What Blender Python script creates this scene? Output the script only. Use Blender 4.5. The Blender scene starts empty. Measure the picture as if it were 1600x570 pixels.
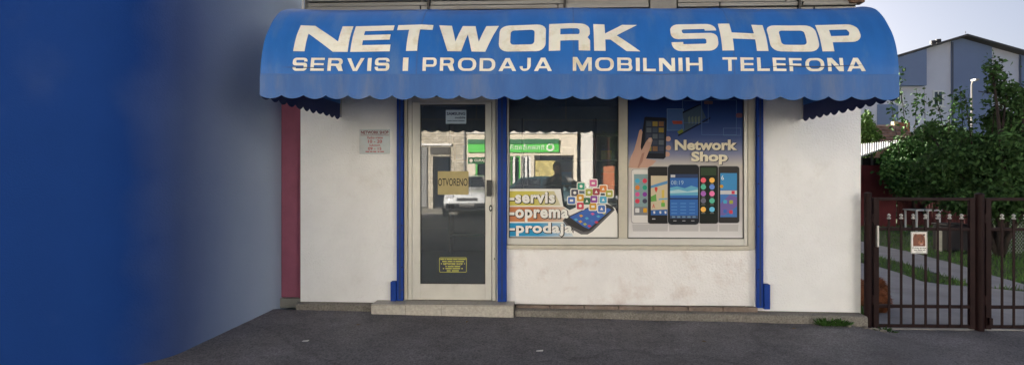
import bpy, bmesh, math, random
import numpy as np
from mathutils import Vector, Matrix
from mathutils.geometry import tessellate_polygon
R = math.radians
rnd = random.Random(7)
nprng = np.random.default_rng(11)
sc = bpy.context.scene
col = sc.collection

# ------------------------------------------------------------------ camera
YAW = R(2.2)
FPX = 870.0                       # focal length in photo pixels (photo 1600 x 570)
CAM = (0.0, -6.0, 1.48)
PPX = 869 - FPX * math.tan(YAW)   # principal point
PPY = 275.0
cd = bpy.data.cameras.new('camera')
cam = bpy.data.objects.new('camera', cd)
col.objects.link(cam)
cam.location = CAM
cam.rotation_euler = (R(90), 0, YAW)
cd.sensor_width = 36
cd.lens = 36 * FPX / 1600
cd.shift_x = (800 - PPX) / 1600
cd.shift_y = -(285 - PPY) / 1600
cd.clip_start = 0.02
cd.clip_end = 2000
sc.camera = cam

# ------------------------------------------------------------------ sky and sun
SUN_AZ = Vector((-0.45, 0.89))    # the sun stands behind the shop, to the left
SUN_EL = 15
w = bpy.data.worlds.new('World')
sc.world = w
w.use_nodes = True
nt = w.node_tree
bg = nt.nodes['Background']
sky = nt.nodes.new('ShaderNodeTexSky')
sky.sky_type = 'NISHITA'
sky.sun_disc = False
sky.sun_elevation = R(SUN_EL)
sky.sun_rotation = math.atan2(SUN_AZ.x, SUN_AZ.y)
sky.air_density = 0.42
sky.dust_density = 5.0
sky.ozone_density = 0.5
bg.inputs['Strength'].default_value = 0.05
nt.links.new(sky.outputs[0], bg.inputs['Color'])
sd = bpy.data.lights.new('sun', 'SUN')
sd.energy = 5.0
sd.angle = R(0.5)
sd.color = (1.0, 0.955, 0.90)
sun = bpy.data.objects.new('sun', sd)
col.objects.link(sun)
sdir = Vector((SUN_AZ.x, SUN_AZ.y, 0)).normalized() * math.cos(R(SUN_EL)) + Vector((0, 0, math.sin(R(SUN_EL))))
sun.rotation_euler = (-sdir).to_track_quat('-Z', 'Y').to_euler()
sun.location = (-20, 30, 30)
vs = sc.view_settings
vs.view_transform = 'Standard'
vs.look = 'None'
vs.gamma = 1
vs.use_curve_mapping = False
vs.exposure = 2.6
vs.use_white_balance = True
vs.white_balance_temperature = 6700
vs.white_balance_tint = 8

# ------------------------------------------------------------------ helpers
_fw = (-math.sin(YAW), math.cos(YAW))
_rt = (math.cos(YAW), math.sin(YAW))

def at(px, py, Y=0.0):
    """metres (X, Z) of a measured photo point that lies at distance Y"""
    r = (px - PPX) / FPX
    u = (PPY - py) / FPX
    t = (Y - CAM[1]) / (_fw[1] + r * _rt[1])
    return CAM[0] + t * (_fw[0] + r * _rt[0]), CAM[2] + t * u

def gr(px, py, z=-0.1):
    """metres (X, Y) of a measured photo point that lies on level ground z"""
    r = (px - PPX) / FPX
    u = (PPY - py) / FPX
    t = (z - CAM[2]) / u
    return CAM[0] + t * (_fw[0] + r * _rt[0]), CAM[1] + t * (_fw[1] + r * _rt[1])

def S(r, g, b):
    f = lambda c: c / 12.92 if c <= 0.04045 else ((c + 0.055) / 1.055) ** 2.4
    return (f(r / 255), f(g / 255), f(b / 255))

MATS = {}

def M(name, c, rough=0.6, var=0.0, scale=4.0, bump=0.0, bscale=80.0, metal=0.0, spec=0.4,
      stain=None, stain_amt=0.0, stain_scale=2.0, stain_lo=0.5, stretch=(1, 1, 1), trans=0.0, coat=0.0):
    if name in MATS:
        return MATS[name]
    m = bpy.data.materials.new(name)
    m.use_nodes = True
    n = m.node_tree.nodes
    l = m.node_tree.links
    p = n['Principled BSDF']
    p.inputs['Base Color'].default_value = (*c, 1)
    p.inputs['Roughness'].default_value = rough
    p.inputs['Metallic'].default_value = metal
    p.inputs['Specular IOR Level'].default_value = spec
    p.inputs['Coat Weight'].default_value = coat
    tc = n.new('ShaderNodeTexCoord')
    mp = n.new('ShaderNodeMapping')
    mp.inputs['Scale'].default_value = stretch
    l.new(tc.outputs['Object'], mp.inputs['Vector'])
    cur = None
    if var:
        a = n.new('ShaderNodeTexNoise')
        a.inputs['Scale'].default_value = scale
        a.inputs['Detail'].default_value = 6
        a.inputs['Roughness'].default_value = 0.65
        l.new(mp.outputs[0], a.inputs['Vector'])
        r = n.new('ShaderNodeValToRGB')
        r.color_ramp.elements[0].position = 0.3
        r.color_ramp.elements[1].position = 0.7
        r.color_ramp.elements[0].color = (*[x * (1 - var) for x in c], 1)
        r.color_ramp.elements[1].color = (*[min(1, x * (1 + var)) for x in c], 1)
        l.new(a.outputs[0], r.inputs[0])
        cur = r.outputs[0]
    if stain:
        a = n.new('ShaderNodeTexNoise')
        a.inputs['Scale'].default_value = stain_scale
        a.inputs['Detail'].default_value = 8
        a.inputs['Roughness'].default_value = 0.7
        l.new(mp.outputs[0], a.inputs['Vector'])
        r = n.new('ShaderNodeMapRange')
        r.inputs['From Min'].default_value = stain_lo
        r.inputs['From Max'].default_value = stain_lo + 0.22
        r.inputs['To Max'].default_value = stain_amt
        l.new(a.outputs[0], r.inputs['Value'])
        x = n.new('ShaderNodeMix')
        x.data_type = 'RGBA'
        l.new(r.outputs[0], x.inputs[0])
        if cur:
            l.new(cur, x.inputs[6])
        else:
            x.inputs[6].default_value = (*c, 1)
        x.inputs[7].default_value = (*stain, 1)
        cur = x.outputs[2]
    if cur:
        l.new(cur, p.inputs['Base Color'])
    if bump:
        b = n.new('ShaderNodeTexNoise')
        b.inputs['Scale'].default_value = bscale
        b.inputs['Detail'].default_value = 5
        l.new(tc.outputs['Object'], b.inputs['Vector'])
        q = n.new('ShaderNodeBump')
        q.inputs['Strength'].default_value = bump
        q.inputs['Distance'].default_value = 0.01
        l.new(b.outputs[0], q.inputs['Height'])
        l.new(q.outputs[0], p.inputs['Normal'])
    MATS[name] = m
    return m

def glass_mat(name, refl, tint):
    m = bpy.data.materials.new(name)
    m.use_nodes = True
    n = m.node_tree.nodes
    l = m.node_tree.links
    n.remove(n['Principled BSDF'])
    g = n.new('ShaderNodeBsdfGlossy')
    g.inputs['Roughness'].default_value = 0.0
    g.inputs['Color'].default_value = (1, 1, 1, 1)
    t = n.new('ShaderNodeBsdfTransparent')
    t.inputs['Color'].default_value = (*tint, 1)
    x = n.new('ShaderNodeMixShader')
    x.inputs[0].default_value = refl
    l.new(t.outputs[0], x.inputs[1])
    l.new(g.outputs[0], x.inputs[2])
    d = n.new('ShaderNodeBsdfDiffuse')          # pale veil painted over the pane, standing in for street reflections
    d.inputs['Color'].default_value = (0.40, 0.48, 0.56, 1)
    tc = n.new('ShaderNodeTexCoord')
    ns = n.new('ShaderNodeTexNoise')
    ns.inputs['Scale'].default_value = 2.5
    ns.inputs['Detail'].default_value = 6
    l.new(tc.outputs['Object'], ns.inputs['Vector'])
    mr = n.new('ShaderNodeMapRange')
    mr.inputs['From Min'].default_value = 0.3
    mr.inputs['From Max'].default_value = 0.7
    mr.inputs['To Min'].default_value = 0.07
    mr.inputs['To Max'].default_value = 0.125
    l.new(ns.outputs[0], mr.inputs['Value'])
    y = n.new('ShaderNodeMixShader')
    l.new(mr.outputs[0], y.inputs[0])
    l.new(x.outputs[0], y.inputs[1])
    l.new(d.outputs[0], y.inputs[2])
    # faint waviness of the pane
    bn = n.new('ShaderNodeTexNoise')
    bn.inputs['Scale'].default_value = 3.0
    l.new(tc.outputs['Object'], bn.inputs['Vector'])
    bp_ = n.new('ShaderNodeBump')
    bp_.inputs['Strength'].default_value = 0.003
    bp_.inputs['Distance'].default_value = 0.05
    l.new(bn.outputs[0], bp_.inputs['Height'])
    l.new(bp_.outputs[0], g.inputs['Normal'])
    l.new(y.outputs[0], n['Material Output'].inputs['Surface'])
    MATS[name] = m
    return m

def ramp_mat(name, stops, axis='Z', lo=0.0, hi=1.0, rough=0.4):
    """printed colour gradient along an object axis (ink on paper)"""
    m = bpy.data.materials.new(name)
    m.use_nodes = True
    n = m.node_tree.nodes
    l = m.node_tree.links
    p = n['Principled BSDF']
    p.inputs['Roughness'].default_value = rough
    p.inputs['Specular IOR Level'].default_value = 0.15
    tc = n.new('ShaderNodeTexCoord')
    s = n.new('ShaderNodeSeparateXYZ')
    l.new(tc.outputs['Object'], s.inputs[0])
    r = n.new('ShaderNodeMapRange')
    r.inputs['From Min'].default_value = lo
    r.inputs['From Max'].default_value = hi
    l.new(s.outputs[axis], r.inputs['Value'])
    c = n.new('ShaderNodeValToRGB')
    while len(c.color_ramp.elements) < len(stops):
        c.color_ramp.elements.new(0.5)
    for e, (pos, cc) in zip(c.color_ramp.elements, stops):
        e.position = pos
        e.color = (*cc, 1)
    l.new(r.outputs[0], c.inputs[0])
    l.new(c.outputs[0], p.inputs['Base Color'])
    MATS[name] = m
    return m

class MB:
    def __init__(s):
        s.v = []
        s.f = []
        s.sm = False

    def raw(s, vs_, fs_):
        o = len(s.v)
        s.v += [tuple(x) for x in vs_]
        s.f += [tuple(i + o for i in f) for f in fs_]
        return s

    def box(s, x0, x1, y0, y1, z0, z1):
        return s.raw([(x0, y0, z0), (x1, y0, z0), (x1, y1, z0), (x0, y1, z0),
                      (x0, y0, z1), (x1, y0, z1), (x1, y1, z1), (x0, y1, z1)],
                     [(0, 3, 2, 1), (4, 5, 6, 7), (0, 1, 5, 4), (1, 2, 6, 5), (2, 3, 7, 6), (3, 0, 4, 7)])

    def bbox(s, x0, x1, y0, y1, z0, z1, b=0.005):
        bm = bmesh.new()
        bmesh.ops.create_cube(bm, size=1)
        for v in bm.verts:
            v.co = Vector(((x0 + x1) / 2 + v.co.x * (x1 - x0), (y0 + y1) / 2 + v.co.y * (y1 - y0), (z0 + z1) / 2 + v.co.z * (z1 - z0)))
        bmesh.ops.bevel(bm, geom=list(bm.edges), offset=b, segments=2, profile=0.5, affect='EDGES')
        bm.verts.index_update()
        s.raw([v.co[:] for v in bm.verts], [[v.index for v in f.verts] for f in bm.faces])
        bm.free()
        return s

    def tube(s, pts, rad, seg=8, cap=True):
        pts = [Vector(p) for p in pts]
        rad = rad if isinstance(rad, (list, tuple)) else [rad] * len(pts)
        rings = []
        up = Vector((0, 0, 1))
        for i, p in enumerate(pts):
            d = (pts[min(i + 1, len(pts) - 1)] - pts[max(i - 1, 0)]).normalized()
            a = d.cross(up)
            if a.length < 1e-3:
                a = d.cross(Vector((1, 0, 0)))
            a.normalize()
            b = d.cross(a).normalized()
            rings.append([p + (a * math.cos(t) + b * math.sin(t)) * rad[i] for t in [2 * math.pi * k / seg for k in range(seg)]])
        vs_ = [v[:] for r_ in rings for v in r_]
        fs_ = []
        for i in range(len(pts) - 1):
            for k in range(seg):
                fs_.append((i * seg + k, i * seg + (k + 1) % seg, (i + 1) * seg + (k + 1) % seg, (i + 1) * seg + k))
        if cap:
            fs_.append(tuple(range(seg - 1, -1, -1)))
            fs_.append(tuple((len(pts) - 1) * seg + k for k in range(seg)))
        return s.raw(vs_, fs_)

    def lathe(s, prof, c=(0, 0, 0), seg=16, axis='Z'):
        vs_ = []
        fs_ = []
        for r_, h_ in prof:
            for k in range(seg):
                t = 2 * math.pi * k / seg
                x, y = r_ * math.cos(t), r_ * math.sin(t)
                p = (x, y, h_) if axis == 'Z' else ((x, h_, y) if axis == 'Y' else (h_, x, y))
                vs_.append((c[0] + p[0], c[1] + p[1], c[2] + p[2]))
        for i in range(len(prof) - 1):
            for k in range(seg):
                fs_.append((i * seg + k, i * seg + (k + 1) % seg, (i + 1) * seg + (k + 1) % seg, (i + 1) * seg + k))
        fs_.append(tuple(range(seg - 1, -1, -1)))
        fs_.append(tuple((len(prof) - 1) * seg + k for k in range(seg)))
        return s.raw(vs_, fs_)

    def prism(s, poly, y0, y1):
        """polygon in XZ, extruded from y0 to y1"""
        n = len(poly)
        tri = tessellate_polygon([[Vector((p[0], p[1], 0)) for p in poly]])
        vs_ = [(p[0], y0, p[1]) for p in poly] + [(p[0], y1, p[1]) for p in poly]
        fs_ = [tuple(t) for t in tri] + [tuple(i + n for i in reversed(t)) for t in tri]
        fs_ += [(i, (i + 1) % n, n + (i + 1) % n, n + i) for i in range(n)]
        return s.raw(vs_, fs_)

    def prismx(s, poly, x0, x1):
        """polygon in YZ, extruded from x0 to x1"""
        o = len(s.v)
        s.prism(poly, x0, x1)
        for i in range(o, len(s.v)):
            a, b, c = s.v[i]
            s.v[i] = (b, a, c)
        return s

    def slab(s, poly, z0, z1):
        """polygon in XY, extruded from z0 to z1"""
        o = len(s.v)
        s.prism(poly, z0, z1)
        for i in range(o, len(s.v)):
            a, b, c = s.v[i]
            s.v[i] = (a, c, b)
        return s

    def build(s, name, mat, parent=None, smooth=False, fix=True):
        me = bpy.data.meshes.new(name)
        me.from_pydata(s.v, [], s.f)
        if fix:
            bm = bmesh.new()
            bm.from_mesh(me)
            bmesh.ops.recalc_face_normals(bm, faces=bm.faces)
            bm.to_mesh(me)
            bm.free()
        return link(name, me, mat, parent, smooth)

def link(name, me, mat, parent=None, smooth=False):
    if mat:
        me.materials.clear()
        me.materials.append(mat)
    if smooth:
        for p in me.polygons:
            p.use_smooth = True
    o = bpy.data.objects.new(name, me)
    col.objects.link(o)
    if parent:
        o.parent = parent
        if parent.type == 'EMPTY':          # meshes are written in world metres
            o.matrix_parent_inverse = Matrix.Translation(-Vector(parent.location))
    return o

def tag(o, label=None, cat=None, group=None, kind=None):
    if label:
        o['label'] = label
    if cat:
        o['category'] = cat
    if group:
        o['group'] = group
    if kind:
        o['kind'] = kind
    return o

def thing(name, label, cat, loc=(0, 0, 0), group=None):
    o = bpy.data.objects.new(name, None)
    o.empty_display_size = 0.2
    col.objects.link(o)
    o.location = loc
    return tag(o, label, cat, group)

def copy_tree(o, parent=None, dloc=(0, 0, 0)):
    c = o.copy()
    col.objects.link(c)
    c.parent = parent
    if parent is None:
        c.location = Vector(o.location) + Vector(dloc)
    for ch in o.children:
        copy_tree(ch, c)
    return c

def rrect(x0, x1, z0, z1, r, n=5):
    pts = []
    for cx, cz, a in ((x1 - r, z1 - r, 0), (x0 + r, z1 - r, 90), (x0 + r, z0 + r, 180), (x1 - r, z0 + r, 270)):
        for k in range(n + 1):
            t = R(a + 90 * k / n)
            pts.append((cx + r * math.cos(t), cz + r * math.sin(t)))
    return pts

def disc(cx, cz, r, n=14, rz=None):
    return [(cx + r * math.cos(2 * math.pi * k / n), cz + (rz or r) * math.sin(2 * math.pi * k / n)) for k in range(n)]

def font_tris(body, bold=0.0, spacing=1.0):
    cu = bpy.data.curves.new('t', 'FONT')
    cu.body = body
    cu.offset = bold
    cu.resolution_u = 3
    cu.space_character = spacing
    ob = bpy.data.objects.new('t', cu)
    me = bpy.data.meshes.new_from_object(ob)
    v = [(q.co.x, q.co.y) for q in me.vertices]
    f = [tuple(p.vertices) for p in me.polygons]
    bpy.data.objects.remove(ob)
    bpy.data.curves.remove(cu)
    bpy.data.meshes.remove(me)
    return v, f

def fit(v, x0, x1, z0, z1):
    a = min(p[0] for p in v); b = max(p[0] for p in v)
    c = min(p[1] for p in v); d = max(p[1] for p in v)
    return [(x0 + (p[0] - a) / (b - a) * (x1 - x0), z0 + (p[1] - c) / (d - c) * (z1 - z0)) for p in v]

def text(body, x0, x1, z0, z1, y, mat, parent, bold=0.02, spacing=1.0, thick=0.0015, name='lettering'):
    """writing that faces the street, fitted into a measured box"""
    v, f = font_tris(body, bold, spacing)
    v = fit(v, x0, x1, z0, z1)
    return MB().raw([(a, y, b) for a, b in v], f).build(name, mat, parent, fix=False)

def pxtext(body, px0, px1, py0, py1, y, mat, parent, **k):
    x0, z1 = at(px0, py0, y)
    x1, z0 = at(px1, py1, y)
    return text(body, x0, x1, z0, z1, y, mat, parent, **k)

def pxpoly(pts, y, mat, parent, name, th=0.001, y1=None):
    p = [at(a, b, y) for a, b in pts]
    return MB().prism(p, y, (y1 if y1 is not None else y + th)).build(name, mat, parent)

def islands(v, f):
    par = list(range(len(v)))
    def fd(i):
        while par[i] != i:
            par[i] = par[par[i]]
            i = par[i]
        return i
    # weld by position
    pos = {}
    for i, p in enumerate(v):
        k = (round(p[0], 5), round(p[1], 5))
        if k in pos:
            par[fd(i)] = fd(pos[k])
        else:
            pos[k] = i
    for t in f:
        for i in t[1:]:
            par[fd(i)] = fd(t[0])
    g = {}
    for t in f:
        g.setdefault(fd(t[0]), []).append(t)
    return list(g.values())

def H(x):
    """height of the street along the shop front"""
    xs = [-60, -3, 3, 3.4, 80]
    zs = [0.045, 0.045, -0.045, -0.105, -0.105]
    return float(np.interp(x, xs, zs))

# ------------------------------------------------------------------ materials
white_wall = M('white_render', (0.78, 0.785, 0.80), 0.9, 0.05, 2.2, 0.9, 55, stain=(0.50, 0.47, 0.43), stain_amt=0.45, stain_scale=1.7, stain_lo=0.56)
stained_wall = M('stained_render', (0.78, 0.77, 0.775), 0.9, 0.06, 3.0, 0.9, 45, stain=(0.52, 0.42, 0.38), stain_amt=0.6, stain_scale=2.4, stain_lo=0.52)
alu = M('aluminium_frame', (0.55, 0.54, 0.51), 0.45, 0.05, 6, 0.05, 30, metal=0.15, stain=(0.35, 0.32, 0.27), stain_amt=0.4, stain_scale=5, stain_lo=0.58)
beige_frame = M('beige_frame', (0.50, 0.47, 0.40), 0.6, 0.10, 6, 0.1, 40, stain=(0.30, 0.26, 0.20), stain_amt=0.5, stain_scale=6, stain_lo=0.55)
seal = M('black_seal', (0.012, 0.012, 0.013), 0.5)
blue_steel = M('blue_steel_paint', (0.011, 0.048, 0.27), 0.5, 0.14, 7, 0.08, 60, spec=0.12, stain=(0.13, 0.065, 0.04), stain_amt=0.85, stain_scale=9, stain_lo=0.60)
pane_glass = glass_mat('window_glass', 0.115, (0.62, 0.66, 0.68))
plinth_m = M('pebble_concrete', (0.20, 0.185, 0.165), 0.95, 0.45, 60, 1.0, 70, stain=(0.10, 0.09, 0.075), stain_amt=0.6, stain_scale=3)
tile_m = M('speckled_tile', (0.42, 0.395, 0.355), 0.6, 0.22, 38, 0.15, 60, stain=(0.22, 0.19, 0.16), stain_amt=0.5, stain_scale=5, stain_lo=0.55)
grout_m = M('grout', (0.12, 0.11, 0.10), 0.95, 0.2, 30)
brickstrip_m = M('brown_edge_strip', (0.19, 0.145, 0.12), 0.9, 0.35, 14, 0.5, 50, stain=(0.28, 0.25, 0.22), stain_amt=0.7, stain_scale=4)
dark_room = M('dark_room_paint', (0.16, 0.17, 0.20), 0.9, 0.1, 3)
concrete = M('grey_concrete', (0.22, 0.215, 0.20), 0.95, 0.18, 5, 0.5, 50, stain=(0.10, 0.095, 0.085), stain_amt=0.6, stain_scale=2.5)
old_board = M('weathered_grey_board', (0.25, 0.245, 0.23), 0.8, 0.2, 9, 0.3, 30, stretch=(0.15, 1, 4), stain=(0.11, 0.085, 0.06), stain_amt=0.7, stain_scale=6, stain_lo=0.5)
awning_m = M('blue_awning_vinyl', (0.019, 0.120, 0.40), 0.45, 0.14, 2.5, 0.12, 9, spec=0.22, stain=(0.10, 0.18, 0.34), stain_amt=0.75, stain_scale=2.2, stain_lo=0.50, stretch=(1.6, 0.35, 0.5))
valance_m = M('faded_blue_vinyl', (0.036, 0.115, 0.33), 0.5, 0.16, 3, 0.12, 9, spec=0.2, stain=(0.11, 0.155, 0.27), stain_amt=0.75, stain_scale=3.2, stain_lo=0.47, stretch=(1.5, 1, 0.35))
letter_m = M('cream_letter_vinyl', (0.72, 0.70, 0.61), 0.6, 0.10, 3, 0.1, 60, spec=0.2, stain=(0.46, 0.37, 0.19), stain_amt=0.75, stain_scale=4.5, stain_lo=0.52)
black_m = M('black_ink', (0.012, 0.012, 0.014), 0.5)
white_ink = M('white_ink', (0.78, 0.77, 0.74), 0.5, 0.03, 10)
gate_m = M('brown_gate_paint', (0.016, 0.0068, 0.0072), 0.55, 0.25, 12, 0.1, 80, spec=0.12, stain=(0.035, 0.014, 0.012), stain_amt=0.6, stain_scale=8, stain_lo=0.6)
finial_m = M('grey_finial', (0.42, 0.41, 0.39), 0.4, 0.15, 30, metal=0.4)
red_wall = M('dull_red_paint', (0.25, 0.085, 0.13), 0.9, spec=0.1, var=0.12, scale=3, bump=0.3, bscale=50)
skin_m = M('skin', (0.46, 0.27, 0.19), 0.55, 0.05, 12)

# ------------------------------------------------------------------ ground, street, yard
ground_m = M('soil_and_grass', (0.045, 0.06, 0.022), 1.0, 0.4, 0.3)
g = MB().box(-500, 500, -500, 500, -1.0, -0.45).build('ground', ground_m)
tag(g, kind='structure')

def asphalt_material():
    m = M('asphalt', (0.152, 0.145, 0.155), 0.88, 0.28, 1.1, 0.8, 160, stain=(0.08, 0.077, 0.082), stain_amt=0.8, stain_scale=1.3, stain_lo=0.48)
    n = m.node_tree.nodes
    l = m.node_tree.links
    p = n['Principled BSDF']
    src = p.inputs['Base Color'].links[0].from_socket
    tc = n.new('ShaderNodeTexCoord')
    v = n.new('ShaderNodeTexVoronoi')
    v.inputs['Scale'].default_value = 90
    l.new(tc.outputs['Object'], v.inputs['Vector'])
    r = n.new('ShaderNodeMapRange')
    r.inputs['From Min'].default_value = 0.0
    r.inputs['From Max'].default_value = 1.0
    r.inputs['To Min'].default_value = 0.55
    r.inputs['To Max'].default_value = 1.6
    l.new(v.outputs['Color'], r.inputs['Value'])
    x = n.new('ShaderNodeMix')
    x.data_type = 'RGBA'
    x.blend_type = 'MULTIPLY'
    x.inputs[0].default_value = 1
    l.new(src, x.inputs[6])
    l.new(r.outputs[0], x.inputs[7])
    cv = n.new('ShaderNodeTexVoronoi')           # hairline cracks
    cv.feature = 'DISTANCE_TO_EDGE'
    cv.inputs['Scale'].default_value = 0.38
    wn = n.new('ShaderNodeTexNoise')
    wn.inputs['Scale'].default_value = 2.5
    wn.inputs['Detail'].default_value = 5
    l.new(tc.outputs['Object'], wn.inputs['Vector'])
    ad = n.new('ShaderNodeMix')
    ad.data_type = 'VECTOR'
    ad.inputs[0].default_value = 0.25
    l.new(tc.outputs['Object'], ad.inputs[4])
    l.new(wn.outputs['Color'], ad.inputs[5])
    l.new(ad.outputs[1], cv.inputs['Vector'])
    cr = n.new('ShaderNodeMapRange')
    cr.inputs['From Min'].default_value = 0.002
    cr.inputs['From Max'].default_value = 0.008
    cr.inputs['To Min'].default_value = 0.84
    cr.inputs['To Max'].default_value = 1.0
    l.new(cv.outputs['Distance'], cr.inputs['Value'])
    x2 = n.new('ShaderNodeMix')
    x2.data_type = 'RGBA'
    x2.blend_type = 'MULTIPLY'
    x2.inputs[0].default_value = 1
    l.new(x.outputs[2], x2.inputs[6])
    l.new(cr.outputs[0], x2.inputs[7])
    l.new(x2.outputs[2], p.inputs['Base Color'])
    return m
asphalt = asphalt_material()

def sheet(name, xs, ys, zf, thick, mat, bumpy=0.0):
    v = []
    f = []
    for y in ys:
        for x in xs:
            v.append((x, y, zf(x) + (rnd.uniform(-bumpy, bumpy) if bumpy else 0)))
    nx = len(xs)
    ny = len(ys)
    for j in range(ny - 1):
        for i in range(nx - 1):
            f.append((j * nx + i, j * nx + i + 1, (j + 1) * nx + i + 1, (j + 1) * nx + i))
    o = MB().raw(v, f).build(name, mat, fix=False)
    so = o.modifiers.new('s', 'SOLIDIFY')
    so.thickness = thick
    so.offset = -1
    return tag(o, kind='structure')
sx = [-60, -30, -15, -8, -5, -4, -3, -2, -1, 0, 1, 2, 3, 3.2, 3.4, 4, 5, 6, 8, 12, 20, 40, 70]
sheet('street', sx, [-15.2, -12, -9, -7, -6, -5, -4, -3, -2, -1.2, -0.6, -0.1], H, 0.3, asphalt)
line_m = M('road_paint', (0.55, 0.55, 0.52), 0.7, 0.2, 12, stain=(0.1, 0.1, 0.1), stain_amt=0.7, stain_scale=6)
for k in range(-4, 6):
    tag(MB().raw([(k * 6.0, -9.32, H(k * 6.0) + 0.004), (k * 6.0 + 3, -9.32, H(k * 6.0 + 3) + 0.004), (k * 6.0 + 3, -9.20, H(k * 6.0 + 3) + 0.004), (k * 6.0, -9.20, H(k * 6.0) + 0.004)], [(0, 1, 2, 3)]).build('lane_marking', line_m), kind='structure')
pave_m = M('pale_paving', (0.36, 0.34, 0.30), 0.9, 0.15, 2, 0.3, 40)
tag(MB().box(-60, 70, -18.0, -15.2, -0.4, 0.06).build('opposite_pavement', pave_m), kind='structure')

lawn_m = M('lawn_soil', (0.035, 0.060, 0.018), 1.0, 0.45, 1.5, 0.6, 40)
tag(MB().box(3.22, 60, -0.08, 90, -0.43, -0.112).build('lawn', lawn_m), kind='structure')
pathm = M('yard_concrete', (0.27, 0.265, 0.275), 0.92, 0.16, 1.6, 0.5, 60, stain=(0.17, 0.165, 0.165), stain_amt=0.6, stain_scale=1.4)
ap = [gr(1340, 520), gr(1700, 520), gr(1700, 458), gr(1600, 455), gr(1530, 448), gr(1475, 444), gr(1440, 439), gr(1405, 426), gr(1375, 417), gr(1335, 408)]
ap = [(max(x, 3.23), max(y, -0.075)) for x, y in ap]
tag(MB().slab(ap, -0.16, -0.100).build('driveway', pathm), kind='structure')
gp = [gr(1330, 374), gr(1345, 377), gr(1420, 393), gr(1500, 414), gr(1530, 424), gr(1600, 444), gr(1610, 452), gr(1531, 447.5), gr(1500, 438), gr(1440, 419), gr(1400, 407), gr(1345, 394), gr(1330, 390)]
tag(MB().slab(gp, -0.16, -0.097).build('garden_path', pathm), kind='structure')

def point_in(poly, x, y):
    c = False
    j = len(poly) - 1
    for i in range(len(poly)):
        xi, yi = poly[i]
        xj, yj = poly[j]
        if (yi > y) != (yj > y) and x < (xj - xi) * (y - yi) / (yj - yi) + xi:
            c = not c
        j = i
    return c
grass_m = M('grass_blades', (0.075, 0.16, 0.03), 0.7, 0.5, 1.2)
v = []
f = []
cnt = 0
while cnt < 26000:
    y = 0.3 + 16 * rnd.random() ** 1.3
    x = 3.3 + rnd.random() * (1.5 + 1.1 * (y + 1))
    if point_in(ap, x, y) or point_in(gp, x, y):
        continue
    h_ = rnd.uniform(0.035, 0.10)
    a = rnd.uniform(0, 6.28)
    wd = rnd.uniform(0.006, 0.012)
    dx, dy = math.cos(a) * wd, math.sin(a) * wd
    lx, ly = rnd.gauss(0, 0.025), rnd.gauss(0, 0.025)
    o = len(v)
    v += [(x - dx, y - dy, -0.114), (x + dx, y + dy, -0.114), (x + lx, y + ly, -0.112 + h_)]
    f.append((o, o + 1, o + 2))
    cnt += 1
tag(MB().raw(v, f).build('grass', grass_m, fix=False), 'short green grass growing on the yard lawn', 'grass', kind='stuff')

# ------------------------------------------------------------------ shop building
shop = thing('shop_building', 'white rendered shop with glass door, display window and blue shutter rails', 'building', (0.2, 0.0, 0))
XL, XR = -2.80, 3.21
X_RAIL = [(-1.72, -1.65), (-0.628, -0.532), (2.113, 2.180)]
BH = 3.95
ZB = 0.098
MB().box(XL, -1.65, 0, 0.30, ZB - 0.02, 3.12).build('wall', white_wall, shop)
MB().box(2.11, XR, 0, 0.30, ZB - 0.12, 3.12).build('wall', white_wall, shop)
MB().box(-0.60, 2.108, 0.02, 0.26, ZB, 0.695).build('wall', stained_wall, shop)
MB().box(-1.648, 2.108, 0.0, 0.30, 2.50, 3.118).build('wall', white_wall, shop)
MB().box(-0.648, -0.602, 0.02, 0.28, ZB, 2.498).build('wall', white_wall, shop)
MB().box(XL, XR, 0.10, 0.30, 3.122, BH).build('upper_wall', concrete, shop)
MB().box(XR - 0.3, XR - 0.002, 0.302, 24, -0.3, BH).build('side_wall', white_wall, shop)  # unseen depth drawn out long so the building shades the yard
MB().box(XL + 0.002, XL + 0.3, 0.302, 24, -0.3, BH).build('side_wall', white_wall, shop)
MB().box(XL + 0.302, XR - 0.302, 23.7, 24, -0.3, BH).build('side_wall', white_wall, shop)
MB().box(XL + 0.002, XR - 0.004, 10.0, 23.9, BH + 0.2, 7.4).build('added_shade_storey', white_wall, shop)  # unseen upper storey added to cast shade on yard and street
MB().prismx([(9.6, 7.402), (17, 9.2), (24.3, 7.402)], XL - 0.2, XR + 0.2).build('added_shade_roof', M('red_clay_roof', (0.24, 0.10, 0.06), 0.9, 0.3, 3), shop)  # unseen roof of the added shading storey
rf = MB().box(XL - 0.25, XR + 0.25, -0.25, 24.25, BH + 0.002, BH + 0.18).build('roof', concrete, shop)
MB().box(XL - 0.3, XR + 0.3, -0.33, -0.252, BH, BH + 0.12).build('gutter', M('zinc', (0.35, 0.35, 0.35), 0.5, metal=0.6), rf)
# inside of the shop
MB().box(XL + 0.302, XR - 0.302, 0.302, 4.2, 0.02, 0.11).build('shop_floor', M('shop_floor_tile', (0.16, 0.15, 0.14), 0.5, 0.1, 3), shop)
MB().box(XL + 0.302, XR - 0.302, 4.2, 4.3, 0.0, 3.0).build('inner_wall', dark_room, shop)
MB().box(XL + 0.302, XR - 0.302, 0.302, 4.198, 2.75, 2.85).build('shop_ceiling', dark_room, shop)
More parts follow.
